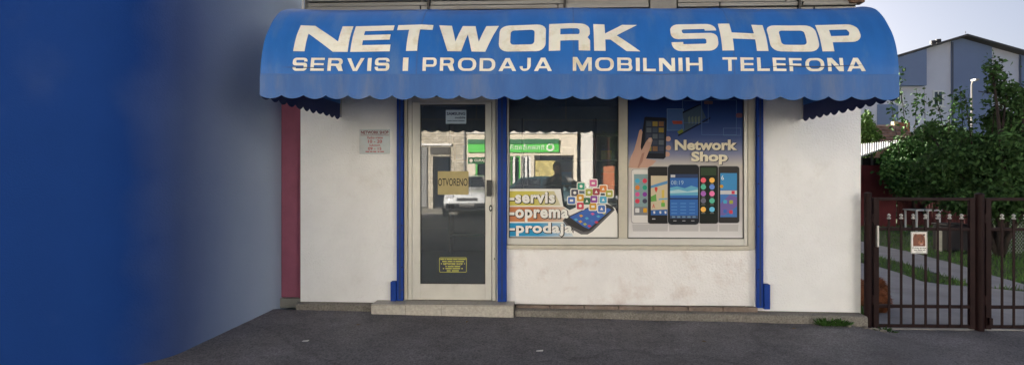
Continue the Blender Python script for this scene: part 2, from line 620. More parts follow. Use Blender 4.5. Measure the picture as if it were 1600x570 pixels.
# boards of the fascia above the awning
zrows = [3.135 + 0.052 * k for k in range(12)]
for k, z in enumerate(zrows):
    cuts = [-2.745, -2.10 + (0.62 if k % 2 else 0.0), 0.02 + (0.4 if k % 3 else 0), 1.0] if k % 2 else [-2.745, -1.38, 0.1, 1.0]
    cuts2 = [1.30, 1.75, 2.62, 3.19] if k % 2 else [1.30, 2.15 + 0.3 * (k % 3), 3.19]
    for cs in (cuts, cuts2):
        for a, b in zip(cs, cs[1:]):
            if b - a < 0.05:
                continue
            j = rnd.uniform(-0.006, 0.006)
            MB().bbox(a + 0.008, b - 0.008, 0.045 + j + (-0.02 if k % 2 else 0), 0.098, z + rnd.uniform(0, 0.004), z + 0.043, 0.003).build('board', old_board, shop)
MB().bbox(1.01, 1.29, 0.02, 0.098, 3.125, 3.9, 0.006).build('pillar', concrete, shop)
for x in (-1.39, 0.09, 2.58):
    MB().bbox(x - 0.012, x + 0.012, 0.0, 0.05, 3.13, 3.5, 0.003).build('strut', M('dark_iron', (0.03, 0.027, 0.025), 0.6, 0.2, 20), shop)
MB().bbox(XL - 0.02, XR + 0.03, -0.03, 0.097, 3.76, 3.90, 0.01).build('ledge', concrete, shop)
MB().bbox(3.10, 3.245, -0.02, 0.09, 3.305, 3.36, 0.006).build('ledge', M('rusty_brown', (0.13, 0.075, 0.05), 0.9, 0.3, 12, 0.4, 60), shop)
MB().tube([(-2.765, -0.02, 3.7), (-2.765, -0.02, 3.05)], 0.012).build('cable', M('pale_cable', (0.45, 0.45, 0.45), 0.5), shop)
# plinth
pl = MB()
xs = [-2.80, -2.4, -1.953]
def plinth(x0, x1, zt0, zt1, y0):
    n = 9
    q = []
    for i in range(n):
        x = x0 + (x1 - x0) * i / (n - 1)
        zt = zt0 + (zt1 - zt0) * i / (n - 1)
        q.append((x, zt))
    m_ = MB()
    vv = []
    ff = []
    for x, zt in q:
        j = rnd.uniform(-0.012, 0.012)
        vv += [(x, y0 + j, -0.3), (x, y0 + j + 0.004, zt - 0.012), (x, y0 + j + 0.02, zt), (x, -0.002, zt + 0.004), (x, -0.002, -0.3)]
    for i in range(n - 1):
        for k in range(5):
            ff.append((i * 5 + k, i * 5 + (k + 1) % 5, (i + 1) * 5 + (k + 1) % 5, (i + 1) * 5 + k))
    ff += [(0, 1, 2, 3, 4), tuple((n - 1) * 5 + k for k in (4, 3, 2, 1, 0))]
    return m_.raw(vv, ff)
plinth(-2.80, -1.954, 0.105, 0.10, -0.10).build('plinth', plinth_m, shop)
plinth(-0.438, 3.19, 0.072, 0.04, -0.17).build('plinth', plinth_m, shop)
for k in range(7):
    a = -0.43 + k * 0.365
    MB().bbox(a + 0.003, a + 0.36, -0.06, -0.003, 0.066 - 0.004 * k, 0.100 - 0.0005 * k, 0.006).build('edge_brick', brickstrip_m, shop)
# doorstep of tiles
stp = MB().box(-1.947, -0.446, -0.194, -0.004, -0.2, 0.122).build('doorstep', grout_m, shop)
fx = [-1.950, -1.585, -1.205, -0.443]
for a, b in zip(fx, fx[1:]):
    MB().bbox(a + 0.002, b - 0.002, -0.203, -0.195, -0.05, 0.119, 0.002).build('tile', tile_m, stp)
tx = [-1.950, -1.60, -1.19, -0.83, -0.443]
for a, b in zip(tx, tx[1:]):
    MB().bbox(a + 0.002, b - 0.002, -0.206, -0.006, 0.1225, 0.133, 0.002).build('tile', tile_m, stp)
MB().box(-1.648, -0.65, 0.0, 0.3, -0.1, 0.128).build('threshold', tile_m, shop)
# shutter rails, painted blue steel
def rail(x0, x1, z0):
    r_ = MB().bbox(x0, x1, -0.055, -0.001, z0, 3.0, 0.004).build('shutter_rail', blue_steel, shop)
    MB().box((x0 + x1) / 2 - 0.009, (x0 + x1) / 2 + 0.009, -0.057, -0.0545, z0 + 0.02, 2.98).build('slot', M('dark_slot', (0.012, 0.03, 0.12), 0.6), r_)
    return r_
r0 = rail(-1.72, -1.652, 0.136)
r1 = rail(-0.628, -0.532, 0.136)
r2 = rail(2.113, 2.180, 0.095)
MB().bbox(-1.782, -1.722, -0.075, -0.001, 0.136, 0.345, 0.004).build('rail_foot', blue_steel, shop)
MB().bbox(2.182, 2.242, -0.075, -0.001, 0.085, 0.345, 0.004).build('rail_foot', blue_steel, shop)
for z in (0.5, 0.95, 1.4, 1.9):
    MB().lathe([(0.0, -0.062), (0.006, -0.061), (0.007, -0.055)], (2.128, 0, z), 8, 'Y').build('bolt', gate_m, r2)
    MB().lathe([(0.0, -0.062), (0.006, -0.061), (0.007, -0.055)], (-1.662, 0, z), 8, 'Y').build('bolt', gate_m, r0)
# beige outer strips beside the door and the window
MB().bbox(-1.648, -1.612, -0.02, 0.05, 0.14, 2.49, 0.003).build('frame_strip', beige_frame, shop)
MB().bbox(2.035, 2.106, -0.012, 0.05, 0.70, 2.49, 0.003).build('frame_strip', beige_frame, shop)
# door: fixed frame with leaf, glass, handle, lock as its pieces
DX0, DX1 = -1.610, -0.652
dfr = MB()
dfr.bbox(DX0, DX0 + 0.045, 0.0, 0.06, 0.136, 2.34, 0.004)
dfr.bbox(DX1 - 0.042, DX1, 0.0, 0.06, 0.136, 2.34, 0.004)
dfr.bbox(DX0 + 0.045, DX1 - 0.042, 0.0, 0.06, 2.285, 2.34, 0.004)
dfr.build('door_frame', alu, shop)
LX0, LX1 = DX0 + 0.049, DX1 - 0.046
gx0, gx1 = at(657, 300)[0], at(758.5, 300)[0]
gz1, gz0 = at(700, 163.5)[1], at(700, 443)[1]
leaf = MB()
leaf.bbox(LX0, gx0, -0.012, 0.045, 0.142, 2.281, 0.003)
leaf.bbox(gx1, LX1, -0.012, 0.045, 0.142, 2.281, 0.003)
leaf.bbox(gx0, gx1, -0.0115, 0.045, 0.142, gz0, 0.003)
leaf.bbox(gx0, gx1, -0.0115, 0.045, gz1, 2.281, 0.003)
door = leaf.build('door', alu, shop)
sl = MB()
for a in ((gx0 + 0.001, gx0 + 0.007, gz0 + 0.001, gz1 - 0.001), (gx1 - 0.007, gx1 - 0.001, gz0 + 0.001, gz1 - 0.001)):
    sl.box(a[0], a[1], -0.006, 0.012, a[2], a[3])
sl.box(gx0 + 0.007, gx1 - 0.007, -0.006, 0.012, gz0 + 0.001, gz0 + 0.007)
sl.box(gx0 + 0.007, gx1 - 0.007, -0.006, 0.012, gz1 - 0.007, gz1 - 0.001)
sl.build('seal', seal, door)
MB().raw([(gx0, 0.005, gz0), (gx1, 0.005, gz0), (gx1, 0.005, gz1), (gx0, 0.005, gz1)], [(0, 1, 2, 3)]).build('glass_pane', pane_glass, door, fix=False)
x0, z1 = at(761.5, 281); x1, z0 = at(770, 306)
hd = MB().bbox(x0, x1, -0.075, -0.045, z0, z1, 0.006)
hd.bbox(x0 + 0.012, x1 - 0.012, -0.046, -0.011, z0 + 0.02, z0 + 0.045, 0.003)
hd.bbox(x0 + 0.012, x1 - 0.012, -0.046, -0.011, z1 - 0.045, z1 - 0.02, 0.003)
hd.build('handle', M('black_plastic', (0.012, 0.013, 0.02), 0.35), door)
x0, z1 = at(736, 281, 0.02); x1, z0 = at(759, 306, 0.02)
MB().bbox(x0, x1, 0.012, 0.03, z0, z1, 0.004).build('handle_plate', M('black_plastic', (0.02, 0.02, 0.03), 0.35), door)
lx, lz = at(767, 325)
lk = MB().prism(disc(lx, lz, 0.019, 16, 0.036), -0.018, -0.0118).build('lock', black_m, door)
MB().prism(disc(lx, lz, 0.009, 12, 0.018), -0.021, -0.0182).build('lock_barrel', M('steel', (0.5, 0.5, 0.5), 0.35, metal=0.8), door)
lx, lz = at(772.5, 404)
MB().prism(disc(lx, lz, 0.006, 10, 0.012), -0.004, -0.0005).build('hinge_pin', black_m, shop)
# bracket hanging above the door
bx, bz = at(704, 152)
MB().tube([(bx - 0.05, -0.02, bz - 0.02), (bx + 0.045, -0.03, bz - 0.01), (bx + 0.07, -0.03, bz + 0.03), (bx + 0.07, -0.02, bz + 0.12)], 0.007, 6).build('bracket', black_m, shop)
# display window
WX0, WX1, WZ0, WZ1 = -0.530, 2.033, 0.742, 2.47
win = MB()
p0, p1 = at(795, 300)[0], at(966.5, 300)[0]
q0, q1 = at(980.5, 300)[0], at(1162.5, 300)[0]
gz = at(900, 372)[1]
win.bbox(WX0, p0, -0.002, 0.06, WZ0, WZ1, 0.004)
win.bbox(q1, WX1, -0.002, 0.06, WZ0, WZ1, 0.004)
win.bbox(p0, q1, 0.0, 0.058, WZ0, gz, 0.004)
win.bbox(p0, q1, 0.0, 0.058, WZ1 - 0.05, WZ1, 0.004)
window = win.build('window', alu, shop)
MB().bbox(p1, q0, -0.006, 0.062, gz + 0.0005, WZ1 - 0.0505, 0.004).build('mullion', beige_frame, window)
s_ = MB()
for a, b in ((p0, p1), (q0, q1)):
    s_.box(a + 0.001, a + 0.008, 0.006, 0.03, gz + 0.001, WZ1 - 0.052)
    s_.box(b - 0.008, b - 0.001, 0.006, 0.03, gz + 0.001, WZ1 - 0.052)
    s_.box(a + 0.008, b - 0.008, 0.006, 0.03, gz + 0.001, gz + 0.010)
s_.build('seal', seal, window)
for a, b in ((p0, p1), (q0, q1)):
    MB().raw([(a, 0.020, gz), (b, 0.020, gz), (b, 0.020, WZ1 - 0.05), (a, 0.020, WZ1 - 0.05)], [(0, 1, 2, 3)]).build('glass_pane', pane_glass, window, fix=False)
MB().bbox(WX0 - 0.001, WX1 + 0.002, -0.035, 0.06, 0.697, 0.740, 0.006).build('window_sill', beige_frame, window)
# wall and counter behind the open pane
cnt_ = thing('shop_counter', 'dark shop counter standing inside behind the display window', 'counter', (0.6, 2.4, 0.11))
MB().bbox(-0.6, 1.9, 2.2, 2.7, 0.11, 1.05, 0.01).build('counter_body', M('dark_laminate', (0.06, 0.055, 0.06), 0.5, 0.1, 3), cnt_)
MB().bbox(-0.65, 1.95, 2.15, 2.75, 1.052, 1.09, 0.008).build('counter_top', M('grey_laminate', (0.2, 0.2, 0.21), 0.3), cnt_)
shf = thing('shop_shelf', 'tall dark shelf unit with packages at the back of the shop', 'shelf', (-0.4, 4.0, 0.11))
for x in (-1.9, -0.6, 0.7, 2.0):
    MB().bbox(x - 0.015, x + 0.015, 3.85, 4.19, 0.112, 2.5, 0.003).build('upright', M('dark_laminate', (0.06, 0.055, 0.06), 0.5), shf)
for x in (-1.9, -0.6, 0.7):
    for k in range(5):
        MB().bbox(x + 0.017, x + 1.283, 3.86, 4.19, 0.4 + 0.45 * k, 0.42 + 0.45 * k, 0.003).build('shelf_board', M('grey_laminate', (0.2, 0.2, 0.21), 0.3), shf)
box_cols = [(0.5, 0.5, 0.5), (0.1, 0.2, 0.4), (0.4, 0.1, 0.1), (0.05, 0.05, 0.06), (0.4, 0.35, 0.1)]
cname = ['pale grey', 'dark blue', 'dark red', 'black', 'dull yellow']
for bi, x in enumerate((-1.9, -0.6, 0.7)):
    for k in (2, 3):
        for i in range(2):
            bx0 = x + 0.10 + i * 0.6
            hh = rnd.uniform(0.16, 0.3)
            ci = (bi * 4 + k * 2 + i * 3) % 5
            tag(MB().bbox(bx0, bx0 + rnd.uniform(0.14, 0.26), 3.9, 4.05, 0.421 + 0.45 * k, 0.421 + 0.45 * k + hh, 0.003).build('package', M('package_%d' % ci, box_cols[ci], 0.5)),
                '%s package, %s on the %s shelf of the %s bay inside the shop' % (cname[ci], ('left', 'right')[i], ('lower', 'upper')[k - 2], ('left', 'middle', 'right')[bi]), 'package', 'packages on the shop shelves')

# ------------------------------------------------------------------ awning
AX0, AX1 = -2.352, 2.605
prof = [(-1.660, 2.246), (-1.656, 2.33), (-1.645, 2.402), (-1.628, 2.472), (-1.603, 2.537), (-1.568, 2.600), (-1.523, 2.659), (-1.470, 2.724),
        (-1.411, 2.780), (-1.350, 2.826), (-1.283, 2.860), (-1.18, 2.900), (-1.05, 2.935), (-0.85, 2.972), (-0.5, 3.015), (-0.02, 3.05)]
# smooth and resample by arc length
P = np.array(prof)
P[:, 1] += 0.032 * np.clip((P[:, 1] - 2.45) / 0.4, 0, 1)
def catmull(P, n=8):
    out = []
    Q = np.vstack([2 * P[0] - P[1], P, 2 * P[-1] - P[-2]])
    for i in range(1, len(Q) - 2):
        for k in range(n):
            t = k / n
            a, b, c, d = Q[i - 1], Q[i], Q[i + 1], Q[i + 2]
            out.append(0.5 * ((2 * b) + (-a + c) * t + (2 * a - 5 * b + 4 * c - d) * t * t + (-a + 3 * b - 3 * c + d) * t ** 3))
    out.append(P[-1])
    return np.array(out)
PC = catmull(P)
arc = np.concatenate([[0], np.cumsum(np.hypot(*np.diff(PC, axis=0).T))])
def surf(s):
    return float(np.interp(s, arc, PC[:, 0])), float(np.interp(s, arc, PC[:, 1]))
def nrm(s):
    a = surf(max(0, s - 0.01)); b = surf(s + 0.01)
    d = Vector((0, b[0] - a[0], b[1] - a[1])).normalized()
    return Vector((0, -d.z, d.y))
def wr(x, s):
    """slack of the fabric between its hoops"""
    u = ((x + 1.1) / 1.235) % 1.0
    sag = -0.016 * (4 * u * (1 - u)) * min(1.0, s * 4) * min(1.0, max(0.0, (1.9 - s)) * 2)
    return sag + 0.006 * math.sin(x * 2.1 + 0.7) * math.sin(s * 2.3) + 0.0035 * math.sin(x * 5.3 + s * 4) + 0.003 * math.sin(x * 13 + 1.3 * math.sin(x * 3)) * max(0, 1 - s * 2.2)
aw = thing('awning', 'large blue barrel awning with cream shop lettering over the shop front', 'awning', (0.126, -0.8, 2.09))
aw.rotation_euler = (0, 0.0078, 0)      # hangs a touch lower on the right
NX, NS = 120, 60
v = []
f = []
for j in range(NS + 1):
    s = arc[-1] * j / NS
    y, z = surf(s)
    nn = nrm(s)
    for i in range(NX + 1):
        x = AX0 + (AX1 - AX0) * i / NX
        d = wr(x, s) if 0 < i < NX else 0
        v.append((x, y + nn.y * d, z + nn.z * d))
for j in range(NS):
    for i in range(NX):
        a = j * (NX + 1) + i
        f.append((a, a + 1, a + NX + 2, a + NX + 1))
can = MB().raw(v, f).build('canopy', awning_m, aw, smooth=True, fix=False)
for xx in (AX0 + 0.004, AX1 - 0.004):
    v = [(xx, -0.02, 2.246)] + [(xx, a, b - 0.003) for a, b in PC]
    vv = v
    m_ = MB()
    n = len(vv)
    m_.raw(vv, [(0, i, i + 1) for i in range(1, n - 1)])
    m_.build('end_panel', awning_m, aw, fix=False)
def scallop(t):
    return abs(math.sin(math.pi * t))
def valance_pts(n_sc, length, ztop, zb, depth, sub=8):
    out = []
    for i in range(n_sc * sub + 1):
        t = i / sub
        w_ = 0.85 + 0.3 * ((int(t) * 7919) % 13) / 13
        out.append((length * i / (n_sc * sub), zb + depth * (1 - scallop(t) ** 0.8 * (w_ if t % 1 else 1))))
    return out
vp = valance_pts(28, AX1 - AX0, 2.258, 2.072, 0.030)
v = []
f = []
for i, (x, zb) in enumerate(vp):
    X = AX0 + x
    ripple = 0.005 * math.sin(x * 9.0) + 0.004 * math.sin(x * 23 + 1)
    for k in range(7):
        t = k / 6
        v.append((X, -1.667 - ripple * t * (1 if 0 < i < len(vp) - 1 else 0), 2.262 + (zb - 2.262) * t))
for i in range(len(vp) - 1):
    for k in range(6):
        f.append((i * 7 + k, i * 7 + k + 1, (i + 1) * 7 + k + 1, (i + 1) * 7 + k))
MB().raw(v, f).build('valance', valance_m, aw, smooth=True, fix=False)
vp = valance_pts(11, 1.640, 2.25, 2.072, 0.030)
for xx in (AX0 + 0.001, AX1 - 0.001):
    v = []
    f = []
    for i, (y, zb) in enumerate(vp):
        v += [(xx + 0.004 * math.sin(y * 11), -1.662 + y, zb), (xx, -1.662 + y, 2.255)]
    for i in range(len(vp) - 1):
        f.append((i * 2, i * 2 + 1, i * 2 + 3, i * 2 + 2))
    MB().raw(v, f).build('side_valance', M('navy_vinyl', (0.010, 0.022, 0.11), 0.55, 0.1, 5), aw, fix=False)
    MB().tube([(xx, -0.012, 2.10), (xx, -0.012, 3.04)], 0.012, 6).build('wall_hoop', M('galvanised_tube', (0.3, 0.3, 0.31), 0.45, metal=0.6), aw)
hoop = M('galvanised_tube', (0.3, 0.3, 0.31), 0.45, metal=0.6)
for xx in (AX0 + 0.02, -1.1, 0.13, 1.37, AX1 - 0.02):
    pts = []
    for k in range(13):
        s = arc[-1] * k / 12
        y, z = surf(s)
        nn = nrm(s)
        pts.append((xx, y - nn.y * 0.028, z - nn.z * 0.028))
    MB().tube(pts, 0.011, 6).build('hoop', hoop, aw)
MB().tube([(AX0 + 0.02, -1.64, 2.25), (AX1 - 0.02, -1.64, 2.25)], 0.012, 8).build('front_tube', hoop, aw)
# stitched seam and creases
def seam(s, x0, x1, hgt, wid, mat, name, amp=0.0, ph=0.0):
    v = []
    f = []
    n = max(12, int((x1 - x0) * 14))
    for i in range(n + 1):
        x = x0 + (x1 - x0) * i / n
        ss = s + amp * math.sin(x * 3.1 + ph) + amp * 0.6 * math.sin(x * 11 + ph)
        wv = wid * (1 if amp == 0 else math.sin(math.pi * i / n) + 0.05)
        for q in (ss - wv, ss + wv):
            y, z = surf(q)
            nn = nrm(q)
            d = wr(x, q) + hgt
            v.append((x, y + nn.y * d, z + nn.z * d))
    for i in range(n):
        f.append((i * 2, i * 2 + 2, i * 2 + 3, i * 2 + 1))
    MB().raw(v, f).build(name, mat, aw, fix=False)
for xs_ in (-1.1, 0.135, 1.37):
    v = []
    f = []
    for k in range(31):
        s = arc[-1] * 0.99 * k / 30 + 0.005
        y, z = surf(s)
        nn = nrm(s)
        for dx in (-0.006, 0.006):
            d = wr(xs_ + dx, s) + 0.0022
            v.append((xs_ + dx, y + nn.y * d, z + nn.z * d))
    for k in range(30):
        f.append((2 * k, 2 * k + 1, 2 * k + 3, 2 * k + 2))
    MB().raw(v, f).build('weld_seam', valance_m, aw, fix=False)
seam(0.022, AX0 + 0.01, AX1 - 0.01, 0.003, 0.004, valance_m, 'seam')
dirt_m = M('dirt_line', (0.05, 0.07, 0.13), 0.8, 0.4, 9)
seam(0.075, -2.18, -1.80, 0.0085, 0.0035, dirt_m, 'crease', 0.006)
seam(0.082, 1.55, 2.38, 0.0085, 0.004, dirt_m, 'crease', 0.010, 1.0)
seam(0.035, 0.45, 1.10, 0.0035, 0.0025, dirt_m, 'crease', 0.006, 2.0)

# lettering on the canopy: laid out flat as (X, arc length), then laid on the fabric
sg = np.linspace(0, arc[-1] * 0.75, 600)
ygrid = [PPY - FPX * (surf(s)[1] - CAM[2]) / ((surf(s)[0] - CAM[1]) * math.cos(YAW)) for s in sg]
def s_of(py):
    return float(np.interp(-py, [-q for q in ygrid], sg)) if ygrid[0] > ygrid[-1] else 0
def on_canopy(v2, f2, name, mat, h_=0.004, cuts=12):
    me = bpy.data.meshes.new(name)
    me.from_pydata([(a, 0, b) for a, b in v2], [], f2)
    bm = bmesh.new()
    bm.from_mesh(me)
    bmesh.ops.remove_doubles(bm, verts=bm.verts, dist=1e-5)
    z0 = min(p[1] for p in v2); z1 = max(p[1] for p in v2)
    x0 = min(p[0] for p in v2); x1 = max(p[0] for p in v2)
    for k in range(1, cuts):
        bmesh.ops.bisect_plane(bm, geom=list(bm.verts) + list(bm.edges) + list(bm.faces), plane_co=(0, 0, z0 + (z1 - z0) * k / cuts), plane_no=(0, 0, 1), dist=1e-6)
    for k in range(1, 6):
        bmesh.ops.bisect_plane(bm, geom=list(bm.verts) + list(bm.edges) + list(bm.faces), plane_co=(x0 + (x1 - x0) * k / 6, 0, 0), plane_no=(1, 0, 0), dist=1e-6)
    for q in bm.verts:
        x, s = q.co.x, q.co.z
        y, z = surf(s)
        nn = nrm(s)
        d = wr(x, s) + h_
        q.co = Vector((x, y + nn.y * d, z + nn.z * d))
    bm.to_mesh(me)
    bm.free()
    return link(name, me, mat, aw)
def arc_c(cx, cy, rx, ry, a0, a1, n=6):
    return [(cx + rx * math.cos(R(a0 + (a1 - a0) * k / n)), cy + ry * math.sin(R(a0 + (a1 - a0) * k / n))) for k in range(n + 1)]
def glyph(c, w, sx=0.325, sy=0.225, r=0.26):
    """rounded sans capital, cap height 1, width w; returns (outer, [holes])"""
    ri = r * 0.42
    h = 0.5
    if c == 'N':
        d = sx * 1.32
        return [(0, 0), (0, 1), (d, 1), (w - sx, 0.36), (w - sx, 1), (w, 1), (w, 0), (w - d, 0), (sx, 0.64), (sx, 0)], []
    if c == 'E':
        return [(0, 0), (0, 1), (w, 1), (w, 1 - sy), (sx, 1 - sy), (sx, h + sy * .45), (w * .96, h + sy * .45), (w * .96, h - sy * .45), (sx, h - sy * .45), (sx, sy), (w, sy), (w, 0)], []
    if c == 'F':
        return [(0, 0), (0, 1), (w, 1), (w, 1 - sy), (sx, 1 - sy), (sx, h + sy * .45), (w * .94, h + sy * .45), (w * .94, h - sy * .55), (sx, h - sy * .55), (sx, 0)], []
    if c == 'L':
        return [(0, 0), (0, 1), (sx, 1), (sx, sy), (w, sy), (w, 0)], []
    if c == 'I':
        return [(0, 0), (0, 1), (w, 1), (w, 0)], []
    if c == 'T':
        return [(0, 1), (w, 1), (w, 1 - sy), (w / 2 + sx / 2, 1 - sy), (w / 2 + sx / 2, 0), (w / 2 - sx / 2, 0), (w / 2 - sx / 2, 1 - sy), (0, 1 - sy)], []
    if c == 'V':
        d = sx * 1.12
        return [(0, 1), (d, 1), (w / 2, sx * .75), (w - d, 1), (w, 1), (w / 2 + d * .55, 0), (w / 2 - d * .55, 0)], []
    if c == 'A':
        d = sx * 1.12
        t = lambda z: w / 2 - d * .55 - (w / 2 - d * .55) * (1 - z)      # outer left edge
        o = [(0, 0), (w / 2 - d * .55, 1), (w / 2 + d * .55, 1), (w, 0), (w - d, 0), (w - d - .20 * (w / 2 - d * .55), .20), (d + .20 * (w / 2 - d * .55), .20), (d, 0)]
        zt_ = .20 + sy * .9
        q = (w / 2 - d * .55)
        return o, [[(d + zt_ * q, zt_), (w - d - zt_ * q, zt_), (w / 2, min(.9, (w / 2 - d) / q))]]
    if c == 'W':
        d = sx * 1.15
        return [(0, 1), (d, 1), (w * .31, .34), (w * .50 - d * .5, 1), (w * .50 + d * .5, 1), (w * .69, .34), (w - d, 1), (w, 1), (w * .69 + d * .55, 0), (w * .69 - d * .5, 0), (w * .5, .62), (w * .31 + d * .5, 0), (w * .31 - d * .55, 0)], []
    if c == 'M':
        d = sx * 1.25
        return [(0, 0), (0, 1), (d, 1), (w / 2, .36), (w - d, 1), (w, 1), (w, 0), (w - sx, 0), (w - sx, .64), (w / 2 + sx * .45, 0), (w / 2 - sx * .45, 0), (sx, .64), (sx, 0)], []
    if c == 'H':
        return [(0, 0), (0, 1), (sx, 1), (sx, h + sy / 2), (w - sx, h + sy / 2), (w - sx, 1), (w, 1), (w, 0), (w - sx, 0), (w - sx, h - sy / 2), (sx, h - sy / 2), (sx, 0)], []
    if c == 'K':
        return [(0, 0), (0, 1), (sx, 1), (sx, .60), (w * .64, 1), (w * .97, 1), (w * .50, .54), (w, 0), (w * .70, 0), (w * .36, .38), (sx, .38), (sx, 0)], []
    if c == 'O':
        return rrect(0, w, 0, 1, r), [rrect(sx, w - sx, sy, 1 - sy, max(ri, r - sy))]
    if c == 'D':
        q = max(ri, r - sy)
        return [(0, 0), (0, 1)] + arc_c(w - r, 1 - r, r, r, 90, 0) + arc_c(w - r, r, r, r, 0, -90), [[(sx, sy), (sx, 1 - sy)] + arc_c(w - sx - q, 1 - sy - q, q, q, 90, 0) + arc_c(w - sx - q, sy + q, q, q, 0, -90)]
    if c == 'J':
        return [(w - sx, 1), (w, 1), (w, r)] + arc_c(w - r, r, r, r, 0, -90) + [(r * .8, 0)] + arc_c(r * .8, r * .8, r * .8, r * .8, 270, 180) + [(0, .36), (sx * .9, .36), (sx * .9, sy + .06), (sx, sy), (w - sx - .06, sy), (w - sx, sy + .06)], []
    if c == 'B':
        k = .24
        o = [(0, 0), (0, 1)] + arc_c(w * .96 - k, 1 - k, k, k, 90, -20) + [(w * .93, .52)] + arc_c(w - k, k + .02, k, k + .02, 40, -90)
        a_ = (1 - sy * 2 - sy * .85) / 2
        return o, [[(sx, sy), (sx, sy + a_), (w - sx - .04, sy + a_), (w - sx + .02, sy + a_ * .5), (w - sx - .04, sy)], [(sx, 1 - sy - a_), (sx, 1 - sy), (w - sx - .06, 1 - sy), (w - sx, 1 - sy - a_ * .5), (w - sx - .06, 1 - sy - a_)]]
    if c == 'R' and sx < 0.3:
        o = [(0, 0), (0, 1)] + arc_c(w * .95 - .27, 1 - .27, .27, .27, 90, 0) + arc_c(w * .95 - .27, .42 + .27, .27, .27, 0, -50) + [(w, 0), (w - sx * 1.25, 0), (w * .52, .38), (sx, .38), (sx, 0)]
        return o, [[(sx, .38 + sy), (w * .95 - sx - .1, .38 + sy), (w * .95 - sx, .62), (w * .95 - sx, .72), (w * .95 - sx - .1, 1 - sy), (sx, 1 - sy)]]
    if c == 'R':
        o = [(0, 0), (0, 1)] + arc_c(w - r, 1 - r, r, r, 90, 0) + [(w, .56), (w * .94, .44), (w, .34), (w, 0), (w - sx, 0), (w - sx, .32), (sx, .32), (sx, 0)]
        return o, [[(sx, .54), (w - sx, .54), (w - sx + .03, .60), (w - sx + .03, .72), (w - sx - .02, 1 - sy), (sx, 1 - sy)]]
    if c == 'P':
        o = [(0, 0), (0, 1)] + arc_c(w - r, 1 - r, r, r, 90, 0) + arc_c(w - r, .30 + r, r, r, 0, -90) + [(sx, .30), (sx, 0)]
        return o, [[(sx, .30 + sy), (w - sx, .30 + sy), (w - sx + .04, .62), (w - sx + .04, .68), (w - sx, 1 - sy), (sx, 1 - sy)]]
    if c == 'S':
        r2 = min(0.20, r)
        o = [(w, .70)] + arc_c(w - r, 1 - r, r, r, 0, 90) + arc_c(r, 1 - r, r, r, 90, 180) + arc_c(r2, .40 + r2, r2, r2, 180, 270)
        o += [(w - sx - .04, .40), (w - sx, .36), (w - sx, sy + .03), (w - sx - .04, sy), (sx, sy), (sx, .30), (0, .30)]
        o += arc_c(r, r, r, r, 180, 270) + arc_c(w - r, r, r, r, 270, 360) + arc_c(w - r2, .61 - r2, r2, r2, 0, 90)
        o += [(sx + .04, .61), (sx, .65), (sx, 1 - sy - .03), (sx + .04, 1 - sy), (w - sx, 1 - sy), (w - sx, .70)]
        return o, []
def flat(outer, holes):
    loops = [[Vector((a, b, 0)) for a, b in outer]] + [[Vector((a, b, 0)) for a, b in h] for h in holes]
    pts = [q for lp in loops for q in lp]
    return [(q.x, q.y) for q in pts], [tuple(t) for t in tessellate_polygon(loops)]
sT, sB = s_of(38.5), s_of(80)
sM = (sT + sB) / 2
yM = surf(sM)[0]
for ch, a, b in zip('NETWORKSHOP', (462, 549, 617, 682, 779, 857, 927, 1048, 1125, 1201, 1281), (545, 611, 673, 777, 852, 921, 999, 1120, 1197, 1278, 1345)):
    x0 = at(a, 60, yM)[0]
    x1 = at(b, 60, yM)[0]
    asp = (x1 - x0) / (sT - sB)
    vv, ff = flat(*glyph(ch, asp))
    vv = [(x0 + p[0] * (sT - sB), sB + p[1] * (sT - sB)) for p in vv]
    on_canopy(vv, ff, 'letter', letter_m)
s2T, s2B = s_of(90.5), s_of(111.5)
y2 = surf((s2T + s2B) / 2)[0]
wid = {'I': 0.30, 'M': 1.45, 'N': 1.20, 'O': 1.42, 'D': 1.22, 'S': 1.10, 'E': 1.02, 'F': 0.98, 'L': 0.95, 'J': 0.86, 'A': 1.38, 'V': 1.32, 'R': 1.15, 'P': 1.10, 'B': 1.15, 'H': 1.22, 'T': 1.12}
for word, a, b in (('SERVIS', 457, 608), ('I', 629, 637.5), ('PRODAJA', 660, 862), ('MOBILNIH', 894.5, 1097), ('TELEFONA', 1128.5, 1352)):
    x0 = at(a, 100, y2)[0]
    x1 = at(b, 100, y2)[0]
    hgt = s2T - s2B
    nat = sum(wid[c_] for c_ in word)
    gap = 0.26
    k_ = (x1 - x0) / hgt / (nat + gap * (len(word) - 1))
    x = x0
    for c_ in word:
        w_ = wid[c_] * k_
        vv, ff = flat(*glyph(c_, w_, 0.25, 0.175, 0.44 if c_ in 'ODJ' else 0.27))
        on_canopy([(x + p[0] * hgt, s2B + p[1] * hgt) for p in vv], ff, 'letter', letter_m, cuts=4)
        x += (w_ + gap * k_) * hgt
